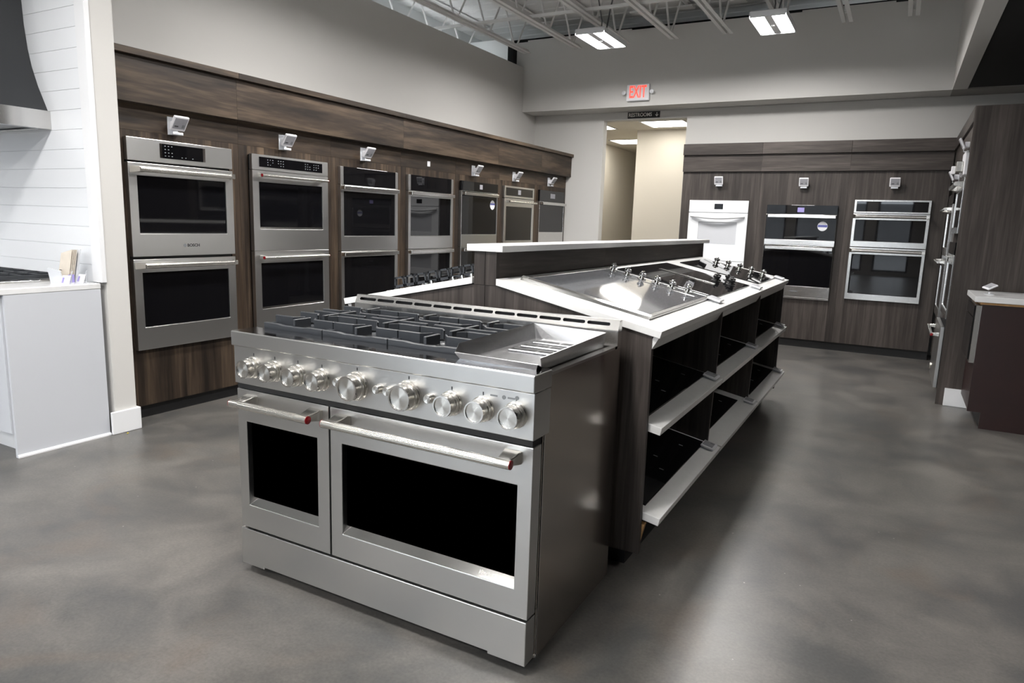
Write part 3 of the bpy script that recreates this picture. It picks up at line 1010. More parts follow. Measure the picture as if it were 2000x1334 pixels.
# steel framed oven right
t = oven_base('built_in_oven', 'steel framed double oven with mirror black windows at the right of the back wall', (xs[2] + 0.082, YF, 0), 0, 0.722, 0.600, 1.680, 'black', GB)
Z = t.location.z
c = MB().ring((0, 0.722, 1.540 - Z, 1.680 - Z), (0.024, 0.698, 1.556 - Z, 1.662 - Z), 0, 0.03).build('control_panel', 'steel_s', t, 0.002)
bx('panel_glass', 'bmirror', c, 0.025, 0.697, 0.004, 0.012, 1.557 - Z, 1.661 - Z)
d = oven_door(t, 0.722, 1.178 - Z, 1.536 - Z, (0.028, 0.694, 1.240 - Z, 1.468 - Z), 'steel_s', 'bmirror', 0, ('thick', 0.03, 0.69, 1.505 - Z), sill=0.004)
d = oven_door(t, 0.722, 0.600 - Z, 1.172 - Z, (0.028, 0.694, 0.667 - Z, 1.098 - Z), 'steel_s', 'bmirror', 0, ('thick', 0.03, 0.69, 1.138 - Z), sill=0.004)
for x, lab in ((-1.94, 'price display above the white oven'), (-1.005, 'price display above the mirror black combination oven'), (-0.11, 'price display above the steel framed back oven')):
    wall_tag((x, YP, 1.872 if x < -1.5 else 1.855), 0, lab, 'displays over the back bank', 0.30, 1.05)
# ------------------------------------------------------------------ the big range (local origin: left front foot of the top band)
RG = thing('gas_range', 'large stainless gas range with two oven doors at the end of the island', 'range', (-2.046, 1.657, 0))
RWD = 1.216
b = MB()
b.box(0.008, RWD - 0.0015, 0.072, 0.676, 0.022, 0.898)
b.build('body', 'steel_v', RG, 0.002)
bx('side_seam', 'steel_s', RG, RWD - 0.001, RWD + 0.0015, 0.0725, 0.078, 0.024, 0.725)
bx('shadow_base', 'black', RG, 0.04, RWD - 0.03, 0.06, 0.66, 0.004, 0.03)  # black box paints in the shade beneath the range
bx('front_cavity', 'black', RG, 0.02, RWD - 0.012, 0.030, 0.08, 0.17, 0.735)
for x in (0.06, 0.60, 1.15):
    for y in (0.12, 0.62):
        MB().lathe([(0.02, 0.0), (0.02, 0.01), (0.012, 0.012), (0.012, 0.03)], 12, (x, y, 0)).build('foot', 'black', RG, smooth=40)
# top band and control panel
bx('top_band', 'steel', RG, 0.0, RWD, 0.0, 0.112, 0.862, 0.914, 0.004, seg=3)
bx('top_darkening_plate', 'steel_p', RG, 0.003, RWD - 0.003, 0.005, 0.112, 0.914, 0.9146)  # thin plate added so the top of the same steel band reads darker
cp = bx('control_panel', 'steel', RG, 0.008, RWD, 0.006, 0.108, 0.726, 0.8615, 0.002)
for x, z in ((1.118, 0.838), (1.160, 0.842)):
    MB().lathe([(0.006, 0), (0.006, -0.001)], 16, (x, 0.006, z), 'y').build('indicator', 'icon', cp)
for x in (1.085, 1.142):
    bx('printed_mark', 'icon', cp, x - 0.012, x + 0.012, 0.0054, 0.006, 0.836, 0.841)


# knobs
def knob(x, z, r, ln):
    k = MB().lathe([(r * 1.14, 0.0), (r * 1.14, -0.006), (r * 1.05, -0.009), (r * 1.05, -0.013), (r * 0.98, -0.0135), (r * 0.98, -0.0155), (r * 1.04, -0.016), (r * 1.04, -0.024),
                    (r * 0.97, -0.026), (r * 0.97, -ln + 0.004), (r * 0.94, -ln), (r * 0.84, -ln), (r * 0.82, -ln + 0.005)], 40, (0, 0, 0), 'y', caps=False)
    o = k.build('knob', 'satin', RG, smooth=30, loc=(x, 0.006, z))
    MB().lathe([(r * 0.97, -ln + 0.0042), (r * 0.95, -ln - 0.0006), (r * 0.835, -ln - 0.0006), (r * 0.815, -ln + 0.004)], 40, (0, 0, 0), 'y', caps=False).build('knob_rim', 'chrome', o, smooth=60)
    MB().lathe([(r * 0.83, -ln + 0.004), (0.0, -ln + 0.004)], 40, (0, 0, 0), 'y', caps=False).build('knob_face', 'spun', o, smooth=60)
    bx('pointer', 'dkletter', cp, x - 0.002, x + 0.002, 0.0054, 0.006, z + r * 1.2, z + r * 1.2 + 0.010)


for x in (0.108, 0.212, 0.321, 0.429, 0.942, 1.050, 1.158):
    knob(x, 0.794, 0.0335, 0.052)
for x in (0.580, 0.785):
    knob(x, 0.794, 0.0415, 0.052)
for x in (0.506, 0.671, 0.712, 0.867):
    o = MB().lathe([(0.0155, 0), (0.0155, -0.009), (0.014, -0.013), (0.0138, -0.019), (0.0125, -0.021), (0.0, -0.019)], 24, (0, 0, 0), 'y').build('button', 'satin', RG, smooth=30, loc=(x, 0.006, 0.798))
    MB().lathe([(0.0118, -0.0212), (0.0, -0.0205)], 24, (0, 0, 0), 'y', caps=False).build('button_face', 'spun', o, smooth=60)
bx('vent_gap', 'black', RG, 0.012, RWD - 0.006, 0.014, 0.07, 0.703, 0.728)


# oven doors
def range_door(x0, x1, wx0, wx1, hx0, hx1):
    d = MB().ring((x0, x1, 0.179, 0.705), (wx0, wx1, 0.267, 0.586), 0.010, 0.062, (wx0 + 0.006, wx1 - 0.003, 0.300, 0.582)).build('oven_door', 'steel', RG, 0.002)
    bx('door_glass', 'bglass', d, wx0 + 0.001, wx1 - 0.001, 0.030, 0.036, 0.282, 0.585)
    MB().hexa([(wx0 + 0.0005, 0.0112, 0.2672), (wx1 - 0.0005, 0.0112, 0.2672), (wx1 - 0.0005, 0.0305, 0.2672), (wx0 + 0.0005, 0.0305, 0.2672),
               (wx0 + 0.0005, 0.0112, 0.2690), (wx1 - 0.0005, 0.0112, 0.2690), (wx1 - 0.0005, 0.0305, 0.2935), (wx0 + 0.0005, 0.0305, 0.2935)]).build('window_sill', 'chrome', d)
    bx('top_edge', 'steel_d', d, x0 + 0.01, x1 - 0.01, 0.014, 0.058, 0.705, 0.7065)
    # fluted grip
    n, r = 40, 0.0135
    b = MB()
    prof = []
    for k in range(n):
        a = 2 * PI * k / n
        rr = r * (1.0 if k % 2 else 0.965)
        prof.append((-0.057 + rr * math.cos(a), 0.669 + rr * math.sin(a)))
    b.prism(prof, 'x', hx0 + 0.045, hx1 - 0.045)
    b.build('handle_grip', 'satin', d)
    for s, xe, xi in ((-1, hx0, hx0 + 0.045), (1, hx1, hx1 - 0.045)):
        MB().tube([(xi, -0.057, 0.669), (xe, -0.057, 0.669)], 0.0137, 24).build('handle_end', 'satin', d, smooth=50)
        xc = xe - s * 0.028
        MB().hexa([(xc - 0.020, -0.05, 0.659), (xc + 0.020, -0.05, 0.659), (xc + 0.030, 0.011, 0.650), (xc - 0.030, 0.011, 0.650),
                   (xc - 0.020, -0.05, 0.679), (xc + 0.020, -0.05, 0.679), (xc + 0.030, 0.011, 0.690), (xc - 0.030, 0.011, 0.690)]).build('handle_bracket', 'satin', d, 0.004)
        MB().lathe([(0.0135, 0), (0.0135, s * 0.002), (0.0, s * 0.0035)], 24, (xe, -0.057, 0.669), 'x').build('medallion', 'red', d, smooth=50)
    return d


range_door(0.012, 0.4505, 0.056, 0.398, 0.058, 0.424)
d = range_door(0.458, RWD - 0.001, 0.508, 1.168, 0.490, 1.180)
text('brand_lettering', 'KitchenAid', 0.019, 'letter', d, (1.085, 0.0200, 0.2805), (0.93, 0, 0), 0.0003)
kp = [(0.010, 0.030), (0.125, 0.030), (0.125, 0.038), (1.085, 0.038), (1.085, 0.030), (RWD - 0.002, 0.030), (RWD - 0.002, 0.171), (0.010, 0.171)]
MB().prism(kp, 'y', 0.008, 0.066).build('kick_panel', 'steel', RG, 0.002)

# hob: tray, burners, grates
bx('hob_tray', 'steel_p', RG, 0.008, 0.903, 0.112, 0.642, 0.890, 0.9045)
bx('side_flange', 'steel_s', RG, 1.190, RWD, 0.112, 0.640, 0.897, 0.9055)
bx('rear_shelf', 'steel_s', RG, 0.010, RWD, 0.618, 0.676, 0.897, 0.9075)
GX = [0.030, 0.3185, 0.607, 0.896]
for i in range(3):
    x0, x1 = GX[i] + 0.0015, GX[i + 1] - 0.0015
    xc = (x0 + x1) / 2
    y0, y1 = 0.122, 0.614
    ym = (y0 + y1) / 2
    za, zt, w = 0.922, 0.9560, 0.0058
    b = MB()
    # front and rear rails with a dip either side of the centre bar
    for yy, s in ((y0, 1), (y1, -1)):
        ya, yb = sorted((yy, yy + s * 0.016))
        pr = [(x0, 0.9062), (x1, 0.9062), (x1, 0.934), (xc + 0.075, 0.934), (xc + 0.045, 0.9305), (xc - 0.045, 0.9305), (xc - 0.075, 0.934), (x0, 0.934)]
        b.prism(pr, 'y', ya, yb)
    # side rails, low, and mid rail
    for xx in (x0, x1 - 0.014):
        b.box(xx, xx + 0.014, y0 + 0.016, y1 - 0.016, 0.910, 0.930)
    b.box(x0 + 0.014, x1 - 0.014, ym - w, ym + w, 0.920, zt)
    # centre bars along y: front rail to burner, burner to mid rail, and so on
    for yb in ((y0 + ym) / 2, (y1 + ym) / 2):
        b.box(xc - w, xc + w, yb + 0.034, yb + 0.113, za, zt)
        b.box(xc - w, xc + w, yb - 0.113, yb - 0.034, za, zt)
        for s in (-1, 1):
            xe = x0 if s < 0 else x1
            for dy in (-0.062, 0.062):
                # finger with its tip turned towards the burner
                xa, xb = sorted((xe, xc + s * 0.052))
                b.box(xa, xb, yb + dy - w, yb + dy + w, za - 0.004, zt)
                xt = xc + s * 0.052
                tipx, tipy = xc + s * 0.026, yb + dy * 0.55
                q = [(xt, yb + dy - w), (xt, yb + dy + w), (tipx, tipy + w * 0.8), (tipx, tipy - w * 0.8)]
                b.hexa([(p[0], p[1], za) for p in q] + [(p[0], p[1], zt) for p in q])
    for xx in (x0 + 0.004, x1 - 0.018):
        for yy in (y0 + 0.02, ym - 0.007, y1 - 0.034):
            b.box(xx, xx + 0.014, yy, yy + 0.014, 0.9048, 0.918)
    b.build('grate', 'iron', RG, 0.0016, seg=1)
    for yb in ((y0 + ym) / 2, (y1 + ym) / 2):
        u = MB().lathe([(0.052, 0.9046), (0.052, 0.907), (0.040, 0.909), (0.040, 0.915)], 28, (xc, yb, 0)).build('burner', 'steel_s', RG, smooth=40)
        MB().lathe([(0.036, 0.9152), (0.037, 0.9175), (0.033, 0.9205), (0.0, 0.9215)], 28, (xc, yb, 0)).build('burner_cap', 'iron', u, smooth=40)

# griddle tray with flared walls
g0, g1, h0, h1 = 0.908, 1.192, 0.090, 0.590
gz, gt2 = 0.9065, 0.958
gr = bx('griddle', 'steel_g', RG, g0 + 0.02, g1 - 0.006, h0 + 0.016, h1 - 0.012, gz, gz + 0.006)


def plate(p, q, r_, s_, th, name, mat='steel_g'):
    """thin plate through four corners"""
    P = [Vector(v) for v in (p, q, r_, s_)]
    nn = (P[1] - P[0]).cross(P[3] - P[0]).normalized() * th
    return MB().hexa([tuple(v) for v in P] + [tuple(v + nn) for v in P]).build(name, mat, gr)


plate((g0, h0, gt2), (g0 + 0.016, h0 + 0.020, gz), (g0 + 0.016, h1 - 0.012, gz), (g0, h1, gt2 + 0.006), 0.0016, 'griddle_wall')
plate((g1, h1, gt2), (g1 - 0.006, h1 - 0.012, gz), (g1 - 0.006, h0 + 0.012, gz), (g1, h0 - 0.010, gt2 - 0.010), 0.0016, 'griddle_wall')
plate((g1, h0 - 0.028, 0.931), (g1 - 0.006, h0 + 0.018, 0.914), (g0 + 0.016, h0 + 0.020, 0.914), (g0, h0 - 0.020, 0.933), 0.0016, 'griddle_lip')
plate((g0, h0 - 0.020, 0.9325), (g0 + 0.016, h0 - 0.016, 0.9145), (g1 - 0.006, h0 - 0.022, 0.9145), (g1, h0 - 0.028, 0.9305), 0.0016, 'griddle_front')
plate((g0, h0, gt2), (g0, h0 - 0.020, 0.933), (g0 + 0.016, h0 + 0.020, 0.914), (g0 + 0.016, h0 + 0.022, 0.9145), 0.0012, 'griddle_corner')
plate((g0, h1, gt2 + 0.006), (g0 + 0.016, h1 - 0.012, gz), (g1 - 0.006, h1 - 0.012, gz), (g1, h1, gt2), 0.0016, 'griddle_wall')
for k in range(3):
    yy = h0 + 0.20 + 0.085 * k
    bx('griddle_rib', 'steel_d', gr, g0 + 0.06, g1 - 0.03, yy, yy + 0.050, gz + 0.006, gz + 0.013, 0.003)
    for xa in (g0 + 0.07, g0 + 0.165):
        bx('grease_slot', 'black', gr, xa, xa + 0.082, yy + 0.016, yy + 0.034, gz + 0.013, gz + 0.0138)

# back guard with a row of vent slots cut through it
cu = bpy.data.curves.new('guard', 'CURVE')
cu.dimensions = '2D'
cu.fill_mode = 'BOTH'
cu.extrude = 0.0012


def spl(pts):
    s = cu.splines.new('POLY')
    s.points.add(len(pts) - 1)
    for q, p in zip(s.points, pts):
        q.co = (p[0], p[1], 0, 1)
    s.use_cyclic_u = True


spl([(0.010, 0.0), (RWD, 0.0), (RWD, 0.038), (0.010, 0.038)])
for k in range(12):
    xa = 0.032 + k * 0.0965
    xb = xa + 0.088
    zc, rr = 0.0205, 0.0062
    pts = [(xb - rr + rr * math.cos(a), zc + rr * math.sin(a)) for a in [(-PI / 2 + PI * i / 8) for i in range(9)]]
    pts += [(xa + rr + rr * math.cos(a), zc + rr * math.sin(a)) for a in [(PI / 2 + PI * i / 8) for i in range(9)]]
    spl(pts)
tmp = bpy.data.objects.new('tmp', cu)
COL.objects.link(tmp)
bpy.context.view_layer.update()
me = bpy.data.meshes.new_from_object(tmp.evaluated_get(bpy.context.evaluated_depsgraph_get()))
bpy.data.objects.remove(tmp, do_unlink=True)
me.name = 'back_guard_grille'
me.materials.clear()
me.materials.append(M['steel_s'])
put('back_guard_grille', me, RG, 0, (0, 0.6415, 0.9605), (PI / 2 - 0.42, 0, 0))
bx('back_guard', 'steel_s', RG, 0.010, RWD, 0.640, 0.676, 0.906, 0.960, 0.001)
b = MB()
b.box(0.010, RWD, 0.6575, 0.676, 0.9935, 0.9957)
for xa in (0.010, RWD - 0.0025):
    b.prism([(0.6425, 0.960), (0.676, 0.960), (0.676, 0.9935), (0.6585, 0.9935)], 'x', xa, xa + 0.0025)
b.build('back_guard_hood', 'steel_s', RG)
bx('back_guard_void', 'black', RG, 0.013, RWD - 0.003, 0.668, 0.675, 0.961, 0.993)
bx('back_guard_floor', 'black', RG, 0.013, RWD - 0.003, 0.645, 0.668, 0.9605, 0.962)

# ------------------------------------------------------------------ display island
IY0, IY1 = 2.412, 5.715
DIV = [IY0, 3.472, 4.545, IY1 - 0.024]
IS = thing('display_island', 'smoky walnut display island with open sloped bays', 'island', (-1.45, IY0, 0))
io = (-1.45, IY0, 0)


def ib(name, mat, *a, bevel=0, par=IS):
    return MB(io).box(*a).build(name, mat, par, bevel)


# gable end: two boards meeting on the centre line, tops follow the slopes
for s, xe in ((1, -0.742), (-1, -2.158)):
    xi = -1.45 + s * 0.0012
    pr = [(xi, 0.095), (xe, 0.095), (xe, 0.938), (-1.45 + s * 0.052, 1.070), (xi, 1.070)]
    MB(io).prism(pr, 'y', IY0, IY0 + 0.024).build('end_panel', 'isl_v', IS)
    pr = [(xi, 0.095), (xe, 0.095), (xe, 0.938), (-1.45 + s * 0.052, 1.070), (xi, 1.070)]
    MB(io).prism(pr, 'y', IY1 - 0.024, IY1).build('end_panel', 'isl_v', IS)
for y in DIV[1:3]:
    pr = [(-1.38, 0.095), (-0.748, 0.095), (-0.731, 0.60), (-0.722, 0.925), (-0.75, 0.94), (-1.38, 1.055)]
    MB(io).prism(pr, 'y', y - 0.009, y + 0.009).build('divider', 'isl_v', IS)
ib('inner_back', 'isl_v', -1.40, -1.385, IY0 + 0.026, IY1 - 0.026, 0.10, 1.05)
ib('bay_floor', 'isl_v', -1.385, -0.80, IY0 + 0.026, IY1 - 0.026, 0.095, 0.112)
ib('far_side_panel', 'isl_v', -2.155, -2.135, IY0 + 0.026, IY1 - 0.026, 0.095, 0.93)
ib('toe_kick', 'black', -2.09, -0.82, IY0 + 0.08, IY1 - 0.08, 0.0, 0.095)
# raised spine: facing boards and end boards
for s in (-1, 1):
    for y0, y1 in ((IY0 + 0.022, 3.60), (3.602, IY1 + 0.07)):
        xa, xb = sorted((-1.45 + s * 0.05, -1.45 + s * 0.030))
        ib('spine_board', 'isl_h', xa, xb, y0, y1, 1.060, 1.204)
    xa, xb = sorted((-1.45 + s * 0.0012, -1.45 + s * 0.052))
    ib('spine_end', 'isl_v', xa, xb, IY0 - 0.002, IY0 + 0.020, 1.0712, 1.204)
ib('spine_core', 'black', -1.478, -1.422, IY0 + 0.03, IY1 + 0.06, 1.07, 1.203)
o = bx('spine_cap', 'quartz', None, -1.534, -1.366, IY0 - 0.012, IY1 + 0.12, 1.2055, 1.2330, 0.003)
tag(o, 'long narrow white quartz cap on the raised spine of the island', 'countertop')
# worktops: sloped slabs with a mitred apron below the outer edge
SL = (1.100 - 0.957) / 0.690
for s in (1, -1):
    xi, xo = -1.45 + s * 0.056, -1.45 + s * 0.746
    w = thing('sloped_worktop', 'white quartz worktop sloping towards the %s side of the island' % ('open bay' if s > 0 else 'oven bank'), 'countertop', (xi, IY0, 0.93))
    wo = (xi, IY0, 0.93)
    pr = [(xi, 1.100), (xo, 0.957), (xo - s * 0.007, 0.931), (xi, 1.0735)]
    MB(wo).prism(pr, 'y', IY0 - 0.010, IY1 - 0.06).build('slab', 'quartz', w, 0.0015)
    pr = [(xo - s * 0.0005, 0.9550), (xo - s * 0.040, 0.884), (xo - s * 0.060, 0.884), (xo - s * 0.030, 0.940)]
    MB(wo).prism(pr, 'y', IY0 + 0.003, IY1 - 0.062).build('apron', 'quartz', w)


def slope_pt(x, y, lift=0.0):
    return (x, y, 1.100 - SL * (x + 1.394) + lift)


AR = math.atan(SL)     # right slope, tilts down towards +x


def slope_thing(name, label, cat, xc, yc, group=None):
    t = thing(name, label, cat, slope_pt(xc, yc, 0.0002), 0, group)
    t.rotation_euler = (0, AR, 0)
    return t


def ctl_knob(par, x, y, z, r, mat='chrome'):
    k = MB().lathe([(r * 1.25, 0), (r * 1.25, 0.003), (r * 0.7, 0.005), (r * 0.62, 0.016), (r * 0.9, 0.019), (r, 0.024), (r * 0.95, 0.032), (r * 0.6, 0.034), (0, 0.034)], 20, (x, y, z)).build('knob', mat, par, smooth=40)
    MB().box(x - r * 0.25, x + r * 0.25, y - r * 0.95, y + r * 0.95, z + 0.033, z + 0.042).build('knob_grip', mat, k, 0.002)


# cooktop 1: silver glass, knobs along the far edge
t = slope_thing('electric_cooktop', 'silver grey glass cooktop with six chrome knobs on the worktop nearest the range', 'cooktop', -1.075, 3.025, 'cooktops on the sloping worktop')
bx('glass_top', 'gglass', t, -0.262, 0.262, -0.462, 0.475, 0.004, 0.011)
for y in (-0.490,):
    MB().prism([(y, 0.0), (y + 0.030, 0.0), (y + 0.030, 0.016), (y + 0.018, 0.018), (y + 0.004, 0.012)], 'x', -0.285, 0.285).build('side_trim', 'chrome', t)
b = MB()
b.box(0.262, 0.285, -0.462, 0.49, 0.0, 0.011)
b.build('front_trim', 'steel_s', t, 0.002)
b = MB()
b.box(-0.285, -0.262, -0.462, 0.49, 0.0, 0.011)
b.build('rear_trim', 'steel_s', t, 0.002)
bx('far_trim', 'steel_s', t, -0.262, 0.262, 0.475, 0.490, 0.0, 0.012, 0.002)
bx('control_strip_edge', 'chrome', t, -0.255, 0.235, 0.352, 0.357, 0.011, 0.0135)
for k in range(6):
    ctl_knob(t, -0.225 + k * 0.081, 0.415, 0.011, 0.018)
# cooktop 2: black glass with a downdraft grille and black knobs
t = slope_thing('electric_cooktop', 'black glass cooktop with a downdraft grille and black knobs in the middle of the worktop', 'cooktop', -1.058, 4.065, 'cooktops on the sloping worktop')
bx('glass_top', 'bmirror', t, -0.278, 0.272, -0.462, 0.462, 0.0, 0.007, 0.002)
for x in (-0.034, 0.0, 0.034):
    pass
for y in (0.010, 0.042):
    bx('downdraft_rail', 'chrome', t, -0.19, 0.150, y, y + 0.008, 0.007, 0.011, 0.001)
bx('downdraft_slot', 'black', t, -0.19, 0.150, 0.019, 0.041, 0.007, 0.0085)
for x, y in ((0.115, 0.20), (0.10, 0.29), (0.205, 0.20), (0.190, 0.29), (0.15, 0.37)):
    ctl_knob(t, x, y, 0.007, 0.022, 'black')
# cooktop 3: black glass, chrome knobs along the far edge
t = slope_thing('electric_cooktop', 'black glass cooktop with five chrome knobs at the far end of the worktop', 'cooktop', -1.045, 5.145, 'cooktops on the sloping worktop')
bx('glass_top', 'bmirror', t, -0.270, 0.270, -0.372, 0.372, 0.0, 0.007, 0.002)
for k in range(5):
    ctl_knob(t, -0.165 + k * 0.088, 0.270, 0.007, 0.022)
for x, y, lab in ((-0.765, 3.475, 'price display on the sloping worktop beside the silver cooktop'), (-0.750, 4.50, 'price display on the sloping worktop beside the downdraft cooktop'), (-0.755, 5.49, 'price display on the sloping worktop at its far corner')):
    p = slope_pt(x, y)
    o = flat_tag(p, 0, L90, lab, 'displays on the island worktop')
    o.rotation_euler = (0, AR, L90)
    o.rotation_mode = 'XYZ'
    o.matrix_world = Matrix.Translation(p) @ Matrix.Rotation(AR, 4, 'Y') @ Matrix.Rotation(L90, 4, 'Z')

# six sloped bay shelves with a black cooktop on each
GL = [('upper', 0.594, -0.690), ('lower', 0.242, -0.674)]
BN = ['nearest', 'middle', 'far']
for r_, (rn, zt, xt) in enumerate(GL):
    for k in range(3):
        y0 = DIV[k] + (0.026 if k == 0 else 0.0105)
        y1 = DIV[k + 1] - (0.0105 if k < 2 else 0.002)
        xb = -1.380
        sl = 0.2
        zb2 = zt + sl * (xt - xb)
        sh = thing('display_shelf', 'white sloped shelf in the %s row of the %s island bay' % (rn, BN[k]), 'shelf', (xt, y0, zt - 0.03), 0, 'sloped shelves in the island bays')
        so = (xt, y0, zt - 0.03)
        pr = [(xt, zt), (xt - 0.006, zt - 0.030), (xb, zb2 - 0.031), (xb, zb2)]
        MB(so).prism(pr, 'y', y0, y1).build('slab', 'quartz', sh, 0.0015)
        # black glass cooktop on it
        xf, xr = xt - 0.075 - (0.03 if (k == 1 and r_ == 1) else 0), xb + 0.03
        ya, yb = [(y0 + 0.055, y1 - 0.030), (y0 + 0.07, y1 - 0.06), (y0 + 0.09, y1 - 0.10)][k]
        if r_ == 1 and k == 1:
            yb = y1 - 0.13
        ct = thing('glass_cooktop', 'black glass cooktop on the shelf in the %s row of the %s island bay' % (rn, BN[k]), 'cooktop', (xf, ya, zt + sl * (xt - xf) + 0.0005), 0, 'black cooktops in the island bays')
        co = (xf, ya, zt + sl * (xt - xf) + 0.0005)
        q = [(xf, ya), (xf, yb), (xr, yb), (xr, ya)]
        MB(co).hexa([(p[0], p[1], zt + sl * (xt - p[0]) + 0.0005) for p in q][::-1] + [(p[0], p[1], zt + sl * (xt - p[0]) + 0.0065) for p in q][::-1]).build('glass_top', 'bglass', ct, 0.002)
        b = MB(co)
        for (fx, fy) in ((0.12, 0.82), (0.20, 0.55), (0.09, 0.42)):
            px, py = xf - fx * 0.6, ya + fy * (yb - ya)
            zz_ = zt + sl * (xt - px) + 0.0067
            b.hexa([(px - 0.014, py - 0.004, zz_ + 0.0028), (px + 0.006, py - 0.004, zz_ - 0.0012), (px + 0.006, py + 0.004, zz_ - 0.0012), (px - 0.014, py + 0.004, zz_ + 0.0028),
                    (px - 0.014, py - 0.004, zz_ + 0.0031), (px + 0.006, py - 0.004, zz_ - 0.0009), (px + 0.006, py + 0.004, zz_ - 0.0009), (px - 0.014, py + 0.004, zz_ + 0.0031)])
        b.build('printed_marks', 'icon', ct)
        p = (xt - 0.045, y1 - 0.075, zt + sl * 0.045)
        o = flat_tag(p, 0, L90, 'price display on the shelf in the %s row of the %s island bay' % (rn, BN[k]), 'displays on the bay shelves')
        o.matrix_world = Matrix.Translation(p) @ Matrix.Rotation(math.atan(sl), 4, 'Y') @ Matrix.Rotation(L90, 4, 'Z')
o = MB((-0.76, 2.46, 0.10)).hexa([(-0.775, 2.440, 0.118), (-0.753, 2.440, 0.118), (-0.753, 2.468, 0.118), (-0.775, 2.468, 0.118),
                                  (-0.755, 2.440, 0.205), (-0.733, 2.440, 0.205), (-0.733, 2.468, 0.205), (-0.755, 2.468, 0.205)]).build('wood_prop', 'ply', None, 0.001, loc=(-0.76, 2.46, 0.10))
tag(o, 'short raw pine prop under the nearest lower island shelf', 'wood block')

# gas cooktop on the slope that faces the ovens
t = thing('gas_cooktop', 'gas cooktop with grey trapezoid grates on the island slope facing the ovens', 'cooktop', (-1.831, 2.96, 1.100 - SL * (1.831 - 1.506)))
t.rotation_euler = (0, -AR, 0)
bx('hob_plate', 'steel_s', t, -0.265, 0.275, -0.38, 0.38, 0.0, 0.008, 0.002)
for y in (-0.20, 0.20):
    for x in (-0.15, 0.15):
        u = MB().lathe([(0.045, 0.008), (0.045, 0.012), (0.034, 0.014), (0.034, 0.022)], 20, (x, y, 0)).build('burner', 'steel_s', t, smooth=40)
        MB().lathe([(0.030, 0.022), (0.031, 0.026), (0.0, 0.030)], 20, (x, y, 0)).build('burner_cap', 'iron', u, smooth=40)
for x in (-0.02, 0.10, 0.15, 0.20):
    MB().lathe([(0.012, 0.008), (0.011, 0.022), (0.0, 0.023)], 14, (x, -0.345, 0)).build('knob', 'chrome', t, smooth=40)


def trap(b, xa, xb, y0, y1):
    z0, z1, th, i = 0.016, 0.066, 0.007, 0.010
    b.prism([(xa, z0), (xa + th, z0), (xa + i + th, z1), (xa + i, z1)], 'y', y0, y0 + 0.012)
    b.prism([(xb - th, z0), (xb, z0), (xb - i * 0.3, z1), (xb - i * 0.3 - th, z1)], 'y', y0, y0 + 0.012)
    b.box(xa + i, xb - 0.003, y0, y1, z1 - 0.008, z1)
    b.box(xa, xb, y0, y0 + 0.012, z0, z0 + 0.012)
    b.prism([(xa, z0), (xa + th, z0), (xa + i + th, z1), (xa + i, z1)], 'y', y1 - 0.012, y1)


for gi in range(2):
    b = MB()
    for k in range(4):
        n = gi * 4 + k
        xa = -0.255 + n * 0.0655 + (0 if n else -0.0)
        trap(b, xa, xa + (0.060 if n not in (0, 7) else 0.062), -0.33, 0.33)
    b.box(-0.255 + gi * 0.262, -0.255 + gi * 0.262 + 0.256, -0.006, 0.006, 0.050, 0.064)
    for xa in (-0.25 + gi * 0.262, -0.03 + gi * 0.262):
        b.box(xa, xa + 0.012, -0.32, -0.308, 0.008, 0.018)
        b.box(xa, xa + 0.012, 0.308, 0.32, 0.008, 0.018)
    b.build('grate', 'iron', t)
# ------------------------------------------------------------------ display kitchen on the left
t = thing('base_cabinet', 'pale painted base cabinet end with a white shoe moulding, left edge', 'cabinet', (-4.0, 1.84, 0))
co = (-4.0, 1.84, 0)
pr = [(1.835, 0.125), (1.835, 0.872), (2.349, 0.872), (2.349, 0.0), (1.905, 0.0), (1.905, 0.125)]
MB(co).prism([(1.848, 0.0), (1.848, 0.872), (2.349, 0.872), (2.349, 0.0)], 'x', -4.005, -3.987).build('end_panel', 'cabw', t)
MB(co).box(-6.6, -4.006, 1.86, 2.349, 0.125, 0.872).build('carcass', 'cabw', t)
for k in range(3):
    MB(co).box(-4.006 - 0.62 * (k + 1) + 0.003, -4.006 - 0.62 * k - 0.003, 1.838, 1.859, 0.13, 0.868).build('door', 'cabw', t, 0.002)
MB(co).box(-6.6, -4.006, 1.92, 1.94, 0.0, 0.124).build('toe_board', 'paintw', t)
MB(co).prism([(-3.987, 0.0), (-3.976, 0.0), (-3.976, 0.008), (-3.983, 0.016), (-3.987, 0.016)], 'y', 1.848, 2.350).build('shoe_moulding', 'paintw', t)
o = MB((-4.5, 2.1, 0.872)).box(-6.6, -3.985, 1.815, 2.351, 0.8725, 0.9040).build('countertop', 'marble', None, 0.003, loc=(-4.5, 2.1, 0.872))
tag(o, 'white veined quartz countertop against the shiplap wall', 'countertop')
# rangetop on that counter
t = thing('rangetop', 'low gas rangetop with black grates on the shiplap side counter', 'cooktop', (-4.66, 2.07, 0.904))
bx('hob_plate', 'steel_s', t, -0.42, 0.42, -0.22, 0.24, 0.0, 0.012, 0.002)
for k in range(3):
    b = MB()
    xa = -0.41 + k * 0.275
    for y in (-0.20, 0.215):
        b.box(xa, xa + 0.265, y, y + 0.012, 0.020, 0.040)
    for x in (xa, xa + 0.253):
        b.box(x, x + 0.012, -0.188, 0.215, 0.020, 0.040)
    for y in (-0.10, 0.0, 0.10):
        b.box(xa + 0.012, xa + 0.253, y, y + 0.010, 0.026, 0.042)
    b.box(xa + 0.127, xa + 0.137, -0.188, 0.215, 0.026, 0.042)
    for x in (xa, xa + 0.253):
        for y in (-0.20, 0.215):
            b.box(x, x + 0.012, y, y + 0.012, 0.0115, 0.020)
    b.build('grate', 'iron', t, 0.001, seg=1)
